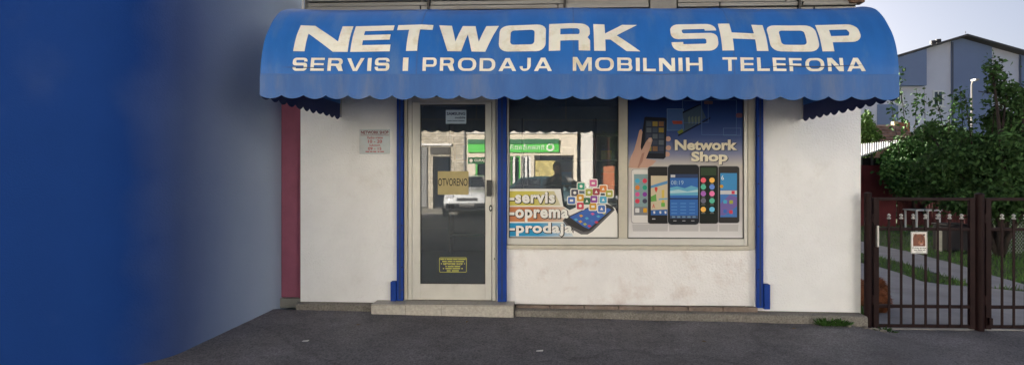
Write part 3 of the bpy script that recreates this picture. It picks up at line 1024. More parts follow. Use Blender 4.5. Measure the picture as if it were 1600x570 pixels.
#PART2
# ------------------------------------------------------------------ added blue house and red gate at the left
nb = thing('added_blue_house', 'made-up plain deep blue house added left of the shop as a stand-in', 'building', (-6, 0, 0))  # made-up house, added to fill the blue area at the left
def fading_blue():
    m = M('painted_fade_blue', (0.007, 0.036, 0.175), 0.9, 0.05, 1.5, 0.35, 70, spec=0.08)
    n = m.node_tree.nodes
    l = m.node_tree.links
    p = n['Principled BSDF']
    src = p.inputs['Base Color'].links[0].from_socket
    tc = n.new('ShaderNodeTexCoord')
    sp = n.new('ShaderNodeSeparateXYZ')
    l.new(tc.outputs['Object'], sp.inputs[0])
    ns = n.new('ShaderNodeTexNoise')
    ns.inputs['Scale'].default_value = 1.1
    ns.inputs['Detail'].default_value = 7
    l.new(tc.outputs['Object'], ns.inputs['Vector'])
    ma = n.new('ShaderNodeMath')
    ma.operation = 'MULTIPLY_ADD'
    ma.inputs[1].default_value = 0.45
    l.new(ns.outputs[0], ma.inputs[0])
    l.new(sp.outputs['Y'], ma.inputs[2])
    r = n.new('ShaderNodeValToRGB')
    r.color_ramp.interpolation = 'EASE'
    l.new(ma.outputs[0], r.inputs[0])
    mr = n.new('ShaderNodeMapRange')          # fade painted into the colour, lightens the wall towards the shop
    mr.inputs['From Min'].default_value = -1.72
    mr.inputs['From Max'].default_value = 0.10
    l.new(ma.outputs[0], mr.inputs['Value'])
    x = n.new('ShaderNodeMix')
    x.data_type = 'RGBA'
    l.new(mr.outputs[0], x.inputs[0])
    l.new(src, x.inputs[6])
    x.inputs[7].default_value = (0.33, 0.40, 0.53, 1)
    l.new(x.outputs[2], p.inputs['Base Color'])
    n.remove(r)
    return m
blue_r = fading_blue()
RC = 0.45
foot = [(-12, -2.0)] + [(-3.05 - RC + RC * math.sin(R(9 * k)), -2.0 + RC - RC * math.cos(R(9 * k))) for k in range(11)] + [(-3.05, 9), (-3.3, 9), (-3.3, -1.55), (-3.5, -1.75), (-12, -1.75)]
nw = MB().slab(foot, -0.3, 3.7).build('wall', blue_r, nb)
for p in nw.data.polygons:
    if abs(p.normal.z) < 0.1:
        p.use_smooth = True
nw.data.set_sharp_from_angle(angle=R(30))
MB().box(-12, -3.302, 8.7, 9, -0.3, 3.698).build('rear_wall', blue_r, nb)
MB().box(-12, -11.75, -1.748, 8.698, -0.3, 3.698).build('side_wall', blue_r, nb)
MB().box(-12.2, -3.0, -2.1, 9.1, 3.702, 3.80).build('roof', concrete, nb)
rg = thing('red_panel_gate', 'dull red sheet metal gate in the gap left of the white shop', 'gate', (-2.92, 0.1, 0.05))
MB().bbox(-3.045, -2.80, 0.06, 0.10, 0.14, 2.9, 0.004).build('panel', red_wall, rg)
MB().bbox(-3.045, -2.80, 0.03, 0.12, 0.03, 0.135, 0.004).build('bottom_rail', concrete, rg)
MB().bbox(-2.83, -2.802, 0.02, 0.058, 0.14, 2.9, 0.003).build('stile', red_wall, rg)

# ------------------------------------------------------------------ signs and stickers
# opening hours plate
x0, z1 = at(561.5, 202, -0.012)
x1, z0 = at(609, 240.5, -0.012)
hs = thing('opening_hours_sign', 'small pale plate with red opening hours on the white wall left of the door', 'sign', ((x0 + x1) / 2, 0, z0))
MB().bbox(x0, x1, -0.010, -0.0005, z0, z1, 0.002).build('plate', M('pale_print_plate', (0.50, 0.56, 0.60), 0.4, 0.12, 5, stain=(0.62, 0.55, 0.55), stain_amt=0.6, stain_scale=4), hs)
red_ink = M('red_ink', (0.42, 0.05, 0.07), 0.5, 0.15, 30)
dred_ink = M('dark_red_ink', (0.22, 0.03, 0.05), 0.5)
pxtext('NETWORK SHOP', 564, 607, 204.5, 209.5, -0.0125, dred_ink, hs, bold=0.03)
pxpoly([(563.5, 211), (607.5, 211), (607.5, 211.7), (563.5, 211.7)], -0.0118, dred_ink, hs, 'rule')
pxtext('Radno vreme', 574, 598, 213, 217, -0.0125, red_ink, hs, bold=0.015)
pxtext('10 - 20', 575, 597, 218.5, 223.5, -0.0125, red_ink, hs, bold=0.02)
pxtext('Subotom', 577, 594, 225, 228.5, -0.0125, red_ink, hs, bold=0.015)
pxtext('09 - 15', 575, 596, 230, 234.5, -0.0125, red_ink, hs, bold=0.02)
for a, b in ((571, 577), (578, 582), (583, 588), (590, 593), (594, 600)):
    pxpoly([(a, 236.2), (b, 236.2), (b, 237.6), (a, 237.6)], -0.0118, red_ink, hs, 'fine_print')
# brand sticker high on the door glass
ds = thing('door_sticker', 'pale blue sticker with dark capitals at the top of the door glass', 'sticker', (*[at(713, 190)[0]], 0.0, at(713, 193)[1]))
pxpoly([(696.5, 172), (728.5, 172), (728.5, 193.5), (696.5, 193.5)], 0.002, M('pale_blue_print', (0.40, 0.52, 0.64), 0.4, 0.08, 8), ds, 'sticker_sheet')
navy = M('navy_ink', (0.02, 0.03, 0.10), 0.5)
pxtext('SAMSUNG', 698, 727, 175.5, 180, 0.0012, navy, ds, bold=0.03)
pxtext('mobile', 711, 727, 182, 185.5, 0.0012, navy, ds, bold=0.02)
for a, b in ((699, 706), (707, 715), (716, 726)):
    pxpoly([(a, 188.5), (b, 188.5), (b, 189.5), (a, 189.5)], 0.0014, navy, ds, 'fine_print', 0.0004)
# open sign
os_ = thing('open_sign', 'yellowish paper reading OTVORENO hung behind the door glass', 'sign', (at(708, 303)[0], 0.02, at(708, 303)[1]))
pxpoly([(684, 267.5), (732, 267.5), (732, 304), (684, 304)], 0.0015, M('yellowed_paper', (0.38, 0.32, 0.16), 0.7, 0.08, 8), os_, 'paper', 0.0012)
pxtext('OTVORENO', 684.5, 730.5, 278.5, 290.5, 0.0006, black_m, os_, bold=0.012)
# push sticker
ps = thing('push_sticker', 'small green sticker reading GURAJ on the right of the door glass', 'sticker', (at(746, 256)[0], 0.0, at(746, 256)[1]))
pxpoly([(731, 246), (757.5, 246), (757.5, 256), (731, 256)], 0.002, M('green_print', (0.03, 0.16, 0.085), 0.4), ps, 'sticker_sheet')
pxtext('GURAJ', 741, 757, 248.5, 253.5, 0.0012, white_ink, ps, bold=0.02)
pxpoly([((736 + 2.6 * math.cos(t * .524)), (251 + 2.8 * math.sin(t * .524))) for t in range(12)], 0.0014, white_ink, ps, 'emblem', 0.0004)
# yellow notice
yn = thing('notice_sticker', 'dark sticker with yellow border and lettering low on the door glass', 'sticker', (at(708, 425)[0], 0.0, at(708, 425)[1]))
yel = M('yellow_ink', (0.52, 0.52, 0.10), 0.5)
def pxring(x0, x1, y0, y1, t, y, mat, parent, name):
    a = [at(p, q, y) for p, q in rrect(x0, x1, y0, y1, 2.0, 3)]
    b = [at(p, q, y) for p, q in rrect(x0 + t, x1 - t, y0 + t, y1 - t, 1.4, 3)]
    n = len(a)
    MB().raw([(p[0], y, p[1]) for p in a + b], [(i, (i + 1) % n, n + (i + 1) % n, n + i) for i in range(n)]).build(name, mat, parent, fix=False)
pxpoly([(686, 401.5), (729.5, 401.5), (729.5, 425.5), (686, 425.5)], 0.003, M('dark_blue_sheet', (0.02, 0.026, 0.05), 0.4), yn, 'sticker_sheet')
pxring(686.3, 729.2, 401.8, 425.2, 0.8, 0.0022, yel, yn, 'border')
pxtext('NETWORK SHOP', 692.5, 723, 410.3, 413.6, 0.0022, yel, yn, bold=0.03)
pxtext('*', 688.8, 690.8, 410.5, 412.6, 0.0022, yel, yn)
pxtext('*', 724.8, 726.8, 410.5, 412.6, 0.0022, yel, yn)
for yy, spans in ((404, (688, 694, 695, 697, 698, 707, 708, 715, 716, 727.5)), (407.4, (691, 698, 699.5, 707, 708.5, 711, 712, 725)), (415.2, (696, 698, 699.5, 709, 710, 719)),
                  (418.4, (692, 694, 696, 706, 707, 719, 721, 723)), (421.8, (698, 704, 706, 717))):
    for a, b in zip(spans[::2], spans[1::2]):
        pxpoly([(a, yy), (b, yy), (b, yy + 1.4), (a, yy + 1.4)], 0.0022, yel, yn, 'fine_print', 0.0004)

# window decal with services, left pane
YD = 0.0165
wd = thing('window_decal', 'printed decal listing services with tilted phone and app icons on left window pane', 'decal', (0.1, YD, at(880, 372)[1]))
_dl = [0]
def dec(pts, mat, name, parent=None):
    _dl[0] += 1
    y = YD - 0.00012 * _dl[0]
    p = [at(a, b, y) for a, b in pts]
    tri = tessellate_polygon([[Vector((q[0], q[1], 0)) for q in p]])
    return MB().raw([(q[0], y, q[1]) for q in p], [tuple(t) for t in tri]).build(name, mat, parent or wd, fix=False)
decw = M('decal_white', (0.74, 0.73, 0.70), 0.45, 0.02, 6)
dec([(796, 295), (876, 295), (880, 322), (890, 328), (912, 318.5), (948, 316), (961, 325), (965.8, 336), (965.8, 371), (796, 371)], decw, 'backing')
def hgrad(name, c0, c1, a, b):
    return ramp_mat(name, [(0, c0), (0.45, c0), (1, c1)], 'X', at(a, 300)[0], at(b, 300)[0])
dec([(796, 298.5), (866, 298.5), (876, 321), (796, 321)], hgrad('yellow_bar_print', (0.56, 0.50, 0.10), (0.60, 0.56, 0.42), 796, 876), 'stripe')
dec([(796, 323), (882, 323), (886, 346), (796, 346)], hgrad('orange_bar_print', (0.52, 0.20, 0.09), (0.62, 0.52, 0.44), 796, 886), 'stripe')
dec([(796, 348), (884, 348), (896, 369), (796, 369)], hgrad('blue_bar_print', (0.03, 0.29, 0.55), (0.55, 0.62, 0.68), 796, 896), 'stripe')
# phone lying tilted
dec([(879, 344.5), (883, 340), (930, 318.5), (946, 317.5), (957, 322), (960.5, 328), (926, 361.5), (918, 366), (908, 366), (886, 354)], M('phone_grey', (0.10, 0.10, 0.11), 0.4), 'phone_body')
dec([(881, 343.5), (884, 340.5), (930, 319.5), (945, 318.5), (956, 322.5), (958.5, 327), (922, 360.5), (912, 362), (888, 351)], M('phone_black', (0.02, 0.02, 0.025), 0.4), 'phone_face')
dec([(890, 339), (917, 326), (951, 325), (955, 327.5), (920, 357.5), (912, 354)], M('phone_blue_screen', (0.03, 0.11, 0.42), 0.4), 'phone_screen')
icon_c = {'g': (0.03, 0.30, 0.20), 'p': (0.55, 0.10, 0.28), 'o': (0.60, 0.20, 0.04), 'd': (0.06, 0.06, 0.10), 'y': (0.33, 0.36, 0.06), 'r': (0.30, 0.03, 0.05), 'b': (0.05, 0.14, 0.45), 'a': (0.58, 0.30, 0.03), 'k': (0.02, 0.13, 0.06), 'v': (0.22, 0.05, 0.30), 'c': (0.07, 0.35, 0.55), 'e': (0.55, 0.05, 0.09)}
for k, (a, b, c) in enumerate([(900, 343, 'c'), (907, 346, 'a'), (914, 350, 'y'), (921, 353, 'e'), (908, 337, 'a'), (917, 341, 'c'), (925, 345, 'b'), (932, 347, 'e'), (926, 334, 'p'), (935, 338, 'c'), (944, 333, 'y')]):
    dec([(a - 3.4, b - .6), (a + .3, b - 2.2), (a + 3.4, b + .3), (a - .3, b + 2.2)], M('icon_' + c, icon_c[c], 0.4), 'app_tile')
# floating app icons with white rims
icons = [(908, 291, 'g'), (927, 286, 'p'), (942.5, 295, 'o'), (898, 301, 'd'), (952, 302.5, 'y'), (931.6, 299.5, 'r'), (920.4, 300.5, 'y'), (893, 313, 'b'), (917, 314, 'k'), (906.7, 309, 'a'), (928, 311, 'v'), (942.5, 312, 'c'), (906.7, 321.5, 'e'), (926.5, 322.5, 'a'), (940, 326, 'b')]
for a, b, c in icons:
    dec(rrect(a - 6.9, a + 6.9, b - 6.7, b + 6.7, 2.4, 3), decw, 'icon_rim')
for a, b, c in icons:
    dec(rrect(a - 5.5, a + 5.5, b - 5.3, b + 5.3, 1.9, 3), M('icon_' + c, icon_c[c], 0.4), 'icon')
for k, (a, b, c) in enumerate(icons):
    if k % 3 == 0:
        dec(disc(a, b, 2.4, 10), decw, 'icon_mark')
    elif k % 3 == 1:
        dec([(a - 2.6, b - 1.6), (a + 2.6, b - 1.6), (a + 2.6, b + 1.8), (a - 2.6, b + 1.8)], decw, 'icon_mark')
    else:
        dec([(a - 2.4, b + 2), (a, b - 2.6), (a + 2.4, b + 2)], decw, 'icon_mark')
for word, a, b, c, d in (('-servis', 796, 867, 299.5, 317.5), ('-oprema', 796, 888, 326.5, 346.5), ('-prodaja', 796, 894.5, 347.5, 369)):
    for dx, dy, bo, mt, yy in ((0.7, 0.6, 0.075, black_m, YD - 0.0105), (0, 0, 0.040, white_ink, YD - 0.0112)):
        v_, f_ = font_tris(word, 0.040, 1.1)
        bx0, bx1 = min(p[0] for p in v_), max(p[0] for p in v_)
        bz0, bz1 = min(p[1] for p in v_), max(p[1] for p in v_)
        X0, Z1 = at(a + dx, c + dy, yy)
        X1, Z0 = at(b + dx, d + dy, yy)
        kx, kz = (X1 - X0) / (bx1 - bx0), (Z1 - Z0) / (bz1 - bz0)
        v2_, f2_ = font_tris(word, bo, 1.1)
        MB().raw([(X0 + (p[0] - bx0) * kx, yy, Z0 + (p[1] - bz0) * kz) for p in v2_], f2_).build('lettering', mt, wd, fix=False)

# poster in the right pane
YP = 0.0165
po = thing('window_poster', 'large printed poster of five phones and a hand in right window pane', 'poster', (1.4, YP, at(1070, 372)[1]))
zt, zb_ = 2.40, at(1070, 373)[1]
Zp = lambda py: (at(1070, py, YP)[1] - zb_) / (zt - zb_)
bgm = ramp_mat('poster_background', [(0, (0.66, 0.65, 0.66)), (Zp(350), (0.60, 0.585, 0.59)), (Zp(335), (0.50, 0.48, 0.50)), (Zp(290), (0.50, 0.46, 0.47)), (Zp(260), (0.50, 0.46, 0.43)), (Zp(240), (0.19, 0.21, 0.34)), (Zp(215), (0.042, 0.075, 0.22)), (Zp(185), (0.012, 0.042, 0.17)), (1, (0.005, 0.018, 0.09))], 'Z', zb_, zt)
X0, X1 = at(981.5, 300, YP)[0] - 0.03, at(1162, 300, YP)[0] + 0.03
MB().box(X0, X1, YP, YP + 0.002, zb_ - 0.02, zt).build('sheet', bgm, po)
_pl = [0]
def pp(pts, c, name, rough=0.4):
    _pl[0] += 1
    y = YP - 0.0004 - 0.00007 * _pl[0]
    p = [at(a, b, y) for a, b in pts]
    tri = tessellate_polygon([[Vector((q[0], q[1], 0)) for q in p]])
    mt = c if not isinstance(c, tuple) else M('ink_%03d_%03d_%03d' % tuple(int(x * 999) for x in c), c, rough, spec=0.12)
    return MB().raw([(q[0], y, q[1]) for q in p], [tuple(t) for t in tri]).build(name, mt, po, fix=False)
def pframe(x0, x1, y0, y1, t, c, name):
    for q in ([(x0, y0), (x1, y0), (x1, y0 + t), (x0, y0 + t)], [(x0, y1 - t), (x1, y1 - t), (x1, y1), (x0, y1)], [(x0, y0 + t), (x0 + t, y0 + t), (x0 + t, y1 - t), (x0, y1 - t)], [(x1 - t, y0 + t), (x1, y0 + t), (x1, y1 - t), (x1 - t, y1 - t)]):
        pp(q, c, name)
# floating panels
pp([(1042, 170), (1068, 170), (1068, 203), (1042, 205)], (0.05, 0.11, 0.26), 'floating_panel')
pframe(1042, 1068, 170, 204, 0.7, (0.12, 0.20, 0.34), 'panel_edge')
pp([(1050, 189), (1066, 189), (1066, 194), (1052, 194)], (0.30, 0.06, 0.04), 'panel_picture')
pp([(1066, 176), (1094, 163), (1103, 184), (1061, 212), (1070, 200)], (0.05, 0.085, 0.13), 'floating_panel')
pp([(1066, 175), (1095, 162), (1095, 164), (1067, 177.4)], (0.01, 0.015, 0.03), 'panel_edge')
pp([(1059, 211), (1110, 183), (1110, 185.4), (1060, 213)], (0.01, 0.015, 0.03), 'panel_edge')
for a in (1075, 1080, 1085, 1090):
    pp([(a, 184), (a + 3, 181), (a + 4, 192), (a + 1, 194)], (0.12, 0.16, 0.14), 'panel_picture')
pp([(1058, 206), (1066, 201), (1068, 206), (1061, 210)], (0.13, 0.16, 0.03), 'panel_picture')
pframe(1096, 1151, 156, 211, 0.8, (0.07, 0.14, 0.30), 'panel_edge')
pframe(1130, 1158, 200, 212, 0.8, (0.09, 0.16, 0.30), 'panel_edge')
pframe(1066, 1107, 157, 192, 0.7, (0.07, 0.13, 0.28), 'panel_edge')
pp(rrect(1100, 1114, 158, 163, 2, 2), (0.12, 0.07, 0.08), 'panel_picture')
pp(rrect(1150, 1160, 177, 184, 2, 2), (0.13, 0.06, 0.08), 'panel_picture')
# hand that holds a phone
skin_a, skin_b = (0.50, 0.31, 0.25), (0.36, 0.20, 0.16)
for cx, cy in ((1044, 217), (1044.5, 231), (1042.5, 241)):
    pp(disc(cx, cy, 4.2, 12, 4.0), skin_a, 'fingertip')
pp([(982, 262), (985, 247), (991, 234), (996, 216), (999, 204), (1002, 202), (1004, 207), (1004, 222), (1002, 236), (1010, 248), (1026, 251), (1019, 258), (1012, 262)], skin_a, 'palm')
pp([(1007, 183.5), (1009, 182.5), (1040, 184), (1042, 186), (1040, 246), (1037, 248.5), (1009, 247.5), (1004, 240), (1001, 230), (1003, 212)], (0.014, 0.016, 0.026), 'phone_body')
pp([(1009, 188), (1039, 189), (1037.5, 240), (1012, 239), (1007, 230)], (0.03, 0.04, 0.07), 'phone_screen')
for r_ in range(5):
    for c_ in range(3):
        cx, cy = 1010 + c_ * 9.6, 190 + r_ * 9.6
        cc = [(0.06, 0.08, 0.12), (0.05, 0.06, 0.10), (0.26, 0.20, 0.05), (0.10, 0.12, 0.15), (0.20, 0.11, 0.06)][(r_ * 3 + c_ * 2) % 5]
        pp([(cx, cy), (cx + 8, cy + .2), (cx + 7.8, cy + 7.6), (cx, cy + 7.4)], cc, 'screen_tile')
pp([(982, 262), (992, 250), (1002, 236), (1009, 222), (1014, 215.5), (1018, 215), (1019.5, 219), (1016, 231), (1010, 246), (1006, 256), (1000, 263)], skin_a, 'thumb')
pp([(1013, 218), (1016, 216), (1018, 217.5), (1016.5, 222), (1013, 221.5)], (0.58, 0.40, 0.34), 'thumb_nail')
pp([(1003, 240), (1007, 238), (1004, 252), (998, 262), (996, 262)], skin_b, 'palm_crease')
# five phones in a row
def phone(x0, x1, y0, y1, body, scr, sx0, sx1, sy0, sy1, r=4):
    pp(rrect(x0 - .7, x1 + .7, y0 - .7, y1 + .7, r, 4), (0.25, 0.25, 0.27), 'phone_rim')
    pp(rrect(x0, x1, y0, y1, r, 4), body, 'phone_body')
    pp([(sx0, sy0), (sx1, sy0), (sx1, sy1), (sx0, sy1)], scr, 'phone_screen')
# reflections on the glossy printed table
for a, b in ((988, 1014), (1013, 1044), (1045, 1092), (1093, 1122), (1123, 1154)):
    pp([(a, 350), (b, 350), (b - 1, 361), (a + 1, 361)], (0.46, 0.45, 0.46), 'printed_reflection')
phone(987, 1017, 265, 348, (0.62, 0.61, 0.60), (0.20, 0.30, 0.32), 990.5, 1014, 272, 336)
pp([(990.5, 323), (1014, 323), (1014, 336), (990.5, 336)], (0.18, 0.19, 0.21), 'screen_dock')
for i, (cx, cy, c) in enumerate([(996, 282.5, 'c'), (1007.5, 282.5, 'e'), (996, 293, 'o'), (1007.5, 293, 'g'), (996, 303.5, 'p'), (1007.5, 303.5, 'v'), (996, 314, 'e'), (1007.5, 314, 'd')]):
    pp(disc(cx, cy, 3.7, 12), icon_c[c], 'app_icon')
pp(rrect(992.5, 999, 325, 332, 1, 2), (0.6, 0.6, 0.6), 'app_icon')
pp(rrect(1005, 1011, 325, 332, 1, 2), icon_c['a'], 'app_icon')
phone(1122, 1155, 260, 348, (0.035, 0.033, 0.035), (0.06, 0.17, 0.45), 1125.5, 1151.5, 270.5, 339)
pp([(1125.5, 270.5), (1151.5, 270.5), (1151.5, 296), (1125.5, 296)], (0.05, 0.24, 0.50), 'screen_tile')
pp([(1125.5, 297.5), (1151.5, 297.5), (1151.5, 303.5), (1125.5, 303.5)], (0.50, 0.52, 0.55), 'search_bar')
pp([(1143, 298), (1148, 298), (1148, 303), (1143, 303)], icon_c['e'], 'search_button')
pp([(1125.5, 318), (1140, 304), (1151.5, 308), (1151.5, 322), (1132, 336), (1125.5, 336)], (0.16, 0.12, 0.34), 'screen_tile')
pp(disc(1127.5, 291, 2.8, 10), icon_c['a'], 'app_icon')
for cx, cy, c in ((1133, 315, 'c'), (1142.5, 315.5, 'y'), (1133, 330, 'b'), (1142, 331, 'e')):
    pp(rrect(cx - 2.8, cx + 2.8, cy - 2.8, cy + 2.8, .8, 2), icon_c[c], 'app_icon')
pxtext('6', 1127, 1131, 274, 281, YP - 0.0135, white_ink, po, bold=0.0)
phone(1092, 1122, 259, 349, (0.016, 0.019, 0.018), (0.012, 0.02, 0.016), 1095, 1119, 272, 337)
pp([(1095, 262), (1119, 262), (1119, 274), (1095, 274)], (0.03, 0.055, 0.03), 'phone_top')
for cx, cy, c in ((1099, 281.5, 'e'), (1112.5, 281.5, 'a'), (1099, 292, 'g'), (1112.5, 292, 'b'), (1099, 302.5, 'v'), (1112.5, 302.5, 'p'), (1099, 313.5, 'd'), (1112.5, 313.5, 'g'), (1099, 327, 'a'), (1112.5, 327, 'c')):
    pp(disc(cx, cy, 4.2, 12), tuple(min(1, q * 1.3 + .06) for q in icon_c[c]), 'app_icon')
    pp([(cx - 3, cy + 5.6), (cx + 3, cy + 5.6), (cx + 3, cy + 6.3), (cx - 3, cy + 6.3)], (0.25, 0.25, 0.25), 'icon_caption')
phone(1012.5, 1045, 260.5, 349, (0.022, 0.022, 0.024), (0.52, 0.46, 0.33), 1017, 1043, 274.5, 336)
pp([(1017, 290), (1043, 282), (1043, 287), (1017, 294)], (0.10, 0.26, 0.48), 'map_river')
pp([(1017, 307), (1025, 303), (1026, 314), (1017, 315)], (0.12, 0.32, 0.08), 'map_park')
pp([(1034, 297), (1038, 296), (1038, 318), (1034, 319)], (0.60, 0.45, 0.10), 'map_road')
pp([(1029, 310), (1043, 309), (1043, 311.5), (1029, 312.5)], (0.18, 0.36, 0.50), 'map_road')
pp(rrect(1033, 1039, 316.5, 323, 1, 2), (0.14, 0.38, 0.08), 'map_park')
pp([(1017, 328), (1043, 327), (1043, 336), (1017, 336)], (0.04, 0.12, 0.34), 'screen_dock')
pp(disc(1025.2, 294.5, 2.4, 10), (0.55, 0.06, 0.05), 'map_pin')
pp([(1023, 296), (1027.4, 296), (1025.2, 301)], (0.55, 0.06, 0.05), 'map_pin')
pxtext('A', 1019, 1023.5, 318.5, 325, YP - 0.0135, M('ink_red', (0.5, 0.05, 0.04), 0.4), po, bold=0.01)
for a in (1020.5, 1030, 1038):
    pp([(a, 330), (a + 3, 329.5), (a + 3.4, 333), (a + 1, 334)], (0.6, 0.62, 0.64), 'dock_icon')
pp([(1019, 341), (1024, 341), (1024, 342.6), (1019, 342.6)], (0.4, 0.4, 0.4), 'phone_key')
phone(1043.5, 1092.5, 257.5, 350.5, (0.018, 0.020, 0.026), (0.035, 0.13, 0.40), 1047, 1090.5, 272, 341, 6)
pp([(1047, 272), (1090.5, 272), (1090.5, 278), (1047, 278)], (0.03, 0.05, 0.12), 'status_bar')
pp([(1048, 273), (1055, 273), (1055, 277), (1048, 277)], (0.45, 0.47, 0.5), 'status_mark')
pp([(1047, 293), (1058, 291), (1070, 294), (1080, 290), (1090.5, 293), (1090.5, 305), (1047, 305)], (0.12, 0.36, 0.52), 'screen_wave')
pp([(1047, 298), (1060, 296), (1074, 299), (1090.5, 296), (1090.5, 300), (1047, 302)], (0.36, 0.55, 0.62), 'screen_wave')
pp([(1047, 309), (1090.5, 309), (1090.5, 311.5), (1047, 311.5)], (0.02, 0.04, 0.12), 'screen_bar')
for yy in (317, 322, 327, 332):
    for a in (1049, 1063, 1077):
        pp([(a, yy), (a + 9, yy), (a + 9, yy + 1.6), (a, yy + 1.6)], (0.08, 0.22, 0.52), 'screen_row')
pxtext('08:19', 1048.5, 1068, 282, 288.5, YP - 0.0140, M('pale_screen_ink', (0.30, 0.45, 0.62), 0.4), po, bold=0.0)
pp([(1047, 336.5), (1090.5, 336.5), (1090.5, 341), (1047, 341)], (0.05, 0.08, 0.16), 'screen_dock')
for a in (1050, 1058, 1066, 1074, 1082):
    pp([(a, 337.4), (a + 5, 337.4), (a + 5, 340), (a, 340)], (0.15, 0.25, 0.38), 'dock_icon')
for a in (1052, 1066, 1080):
    pp([(a, 344), (a + 5, 344), (a + 5, 345.4), (a, 345.4)], (0.25, 0.25, 0.27), 'phone_key')
cream = M('poster_cream_ink', (0.74, 0.68, 0.53), 0.5)
shade_ink = M('poster_dark_ink', (0.03, 0.04, 0.07), 0.5)
for word, a, b, c, d in (('Network', 1054.5, 1152, 218.5, 234.8), ('Shop', 1080, 1137, 236.8, 256.8)):
    pxtext(word, a + 1.2, b + 1.4, c + .8, d + 1.0, YP - 0.0200, shade_ink, po, bold=0.035)
    pxtext(word, a, b, c, d, YP - 0.0215, cream, po, bold=0.04)

# ------------------------------------------------------------------ gate
YG = -0.10
def gx(px):
    return at(px, 400, YG)[0]
ZG = lambda py: at(1440, py, YG)[1]
def gate_leaf(px0, px1, bars, label):
    a, b = gx(px0), gx(px1)
    t = thing('gate', label, 'gate', ((a + b) / 2, YG, -0.1), 'brown metal gate leaves')
    za, z1_, z2_, z3_, z4_ = -0.088, ZG(311), ZG(357.5), ZG(478), ZG(508.5)
    for x in (a, b - 0.055):
        MB().bbox(x, x + 0.055, YG - 0.02, YG + 0.02, za, z1_ + 0.015, 0.004).build('stile', gate_m, t)
    for z in (z1_, z2_, z3_, z4_):
        MB().bbox(a + 0.055, b - 0.055, YG - 0.017, YG + 0.017, z - 0.016, z + 0.016, 0.004).build('rail', gate_m, t)
    for p in bars:
        x = gx(p)
        if x > b - 0.07:
            continue
        br = MB().bbox(x - 0.012, x + 0.012, YG - 0.0265, YG - 0.0175, z4_ - 0.01, ZG(342), 0.002).build('bar', gate_m, t)
        q = ZG(342)
        MB().lathe([(0.012, q), (0.019, q + 0.004), (0.019, q + 0.014), (0.010, q + 0.018), (0.009, q + 0.026), (0.017, q + 0.036), (0.016, q + 0.046), (0.004, q + 0.056)], (x, YG - 0.022, 0), 10).build('finial', finial_m, br, smooth=True)
    return t
G1 = gate_leaf(1363.5, 1522, (1387, 1406, 1425, 1444, 1463, 1481.5, 1500), 'brown metal gate leaf with the dog warning sign, beside the shop')
MB().bbox(gx(1366.5), gx(1369.5), YG - 0.05, YG - 0.021, ZG(385), ZG(352), 0.003).build('latch', finial_m, G1)
G2 = gate_leaf(1538.5, 1720, tuple(1563 + 18.2 * k for k in range(9)), 'brown metal gate leaf at right edge of the picture without a sign')
MB().bbox(gx(1540.5), gx(1546), YG - 0.05, YG - 0.021, ZG(505), ZG(494), 0.003).build('latch', gate_m, G2)
def gpost(px0, px1, ptop, label):
    a, b = gx(px0), gx(px1)
    c, r_ = (a + b) / 2, (b - a) / 2
    t = thing('gate_post', label, 'post', (c, YG, -0.11), 'round gate posts')
    zt_ = ZG(ptop)
    MB().lathe([(r_, -0.2), (r_, zt_ - 0.02)], (c, YG, 0), 20).build('pole', gate_m, t, smooth=False)
    MB().lathe([(r_ * 1.04, zt_ - 0.0195), (r_ * 1.04, zt_ - 0.008), (r_ * 0.8, zt_), (r_ * 0.2, zt_ + 0.006)], (c, YG, 0), 20).build('cap', gate_m, t)
    for z in (0.16, 1.0):
        MB().lathe([(0.012, z), (0.012, z + 0.09)], (b + 0.006, YG - 0.01, 0), 8).build('hinge', gate_m, t)
gpost(1350.5, 1361.5, 301, 'brown round gate post between the white wall and the gate leaf')
gpost(1524, 1537, 302, 'brown round gate post between the two gate leaves')
# dog warning sign on the gate
Ys = YG - 0.032
x0, z1 = at(1423.5, 361.5, Ys)
x1, z0 = at(1449, 396, Ys)
dg = thing('dog_warning_sign', 'white metal sign with a brown dog picture fixed to the gate bars', 'sign', ((x0 + x1) / 2, Ys, z0))
MB().bbox(x0, x1, Ys, Ys + 0.004, z0, z1, 0.001).build('plate', white_ink, dg)
def dgp(pts, c, name, k):
    pxpoly(pts, Ys - 0.0006 * k, M('sign_' + name, c, 0.5, 0.1, 40), dg, name, 0.0004)
e_ = 0.5
for q in ([(1424.3, 362.3), (1448.3, 362.3), (1448.3, 362.9), (1424.3, 362.9)], [(1424.3, 394.8), (1448.3, 394.8), (1448.3, 395.4), (1424.3, 395.4)], [(1424.3, 363), (1424.9, 363), (1424.9, 394.7), (1424.3, 394.7)], [(1447.7, 363), (1448.3, 363), (1448.3, 394.7), (1447.7, 394.7)]):
    dgp(q, (0.05, 0.05, 0.05), 'border', 1)
dgp([(1426.5, 364.5), (1446, 364.5), (1446, 384.5), (1426.5, 384.5)], (0.48, 0.38, 0.33), 'photo', 1)
dgp([(1427, 384.4), (1426.8, 372), (1428.5, 366.5), (1431, 364.8), (1433, 366.3), (1438, 365.5), (1441.5, 366), (1444.5, 370), (1445.5, 377), (1445.5, 384.4)], (0.16, 0.045, 0.02), 'dog_head', 2)
dgp([(1429, 367.5), (1431, 365.5), (1432.3, 369), (1430, 371)], (0.10, 0.025, 0.012), 'ear', 3)
dgp([(1439, 368.5), (1441.4, 366.6), (1442.5, 371), (1440, 371)], (0.10, 0.025, 0.012), 'ear', 3)
dgp([(px, py) for px, py in disc(1439, 379, 4.3, 12, 3.6)], (0.30, 0.11, 0.055), 'muzzle', 3)
dgp([(px, py) for px, py in disc(1439.5, 377, 1.6, 8, 1.1)], (0.012, 0.01, 0.01), 'nose', 4)
dgp([(1437.5, 380.6), (1442.5, 380.2), (1441.5, 382.2), (1438.5, 382.4)], (0.45, 0.30, 0.27), 'tongue', 4)
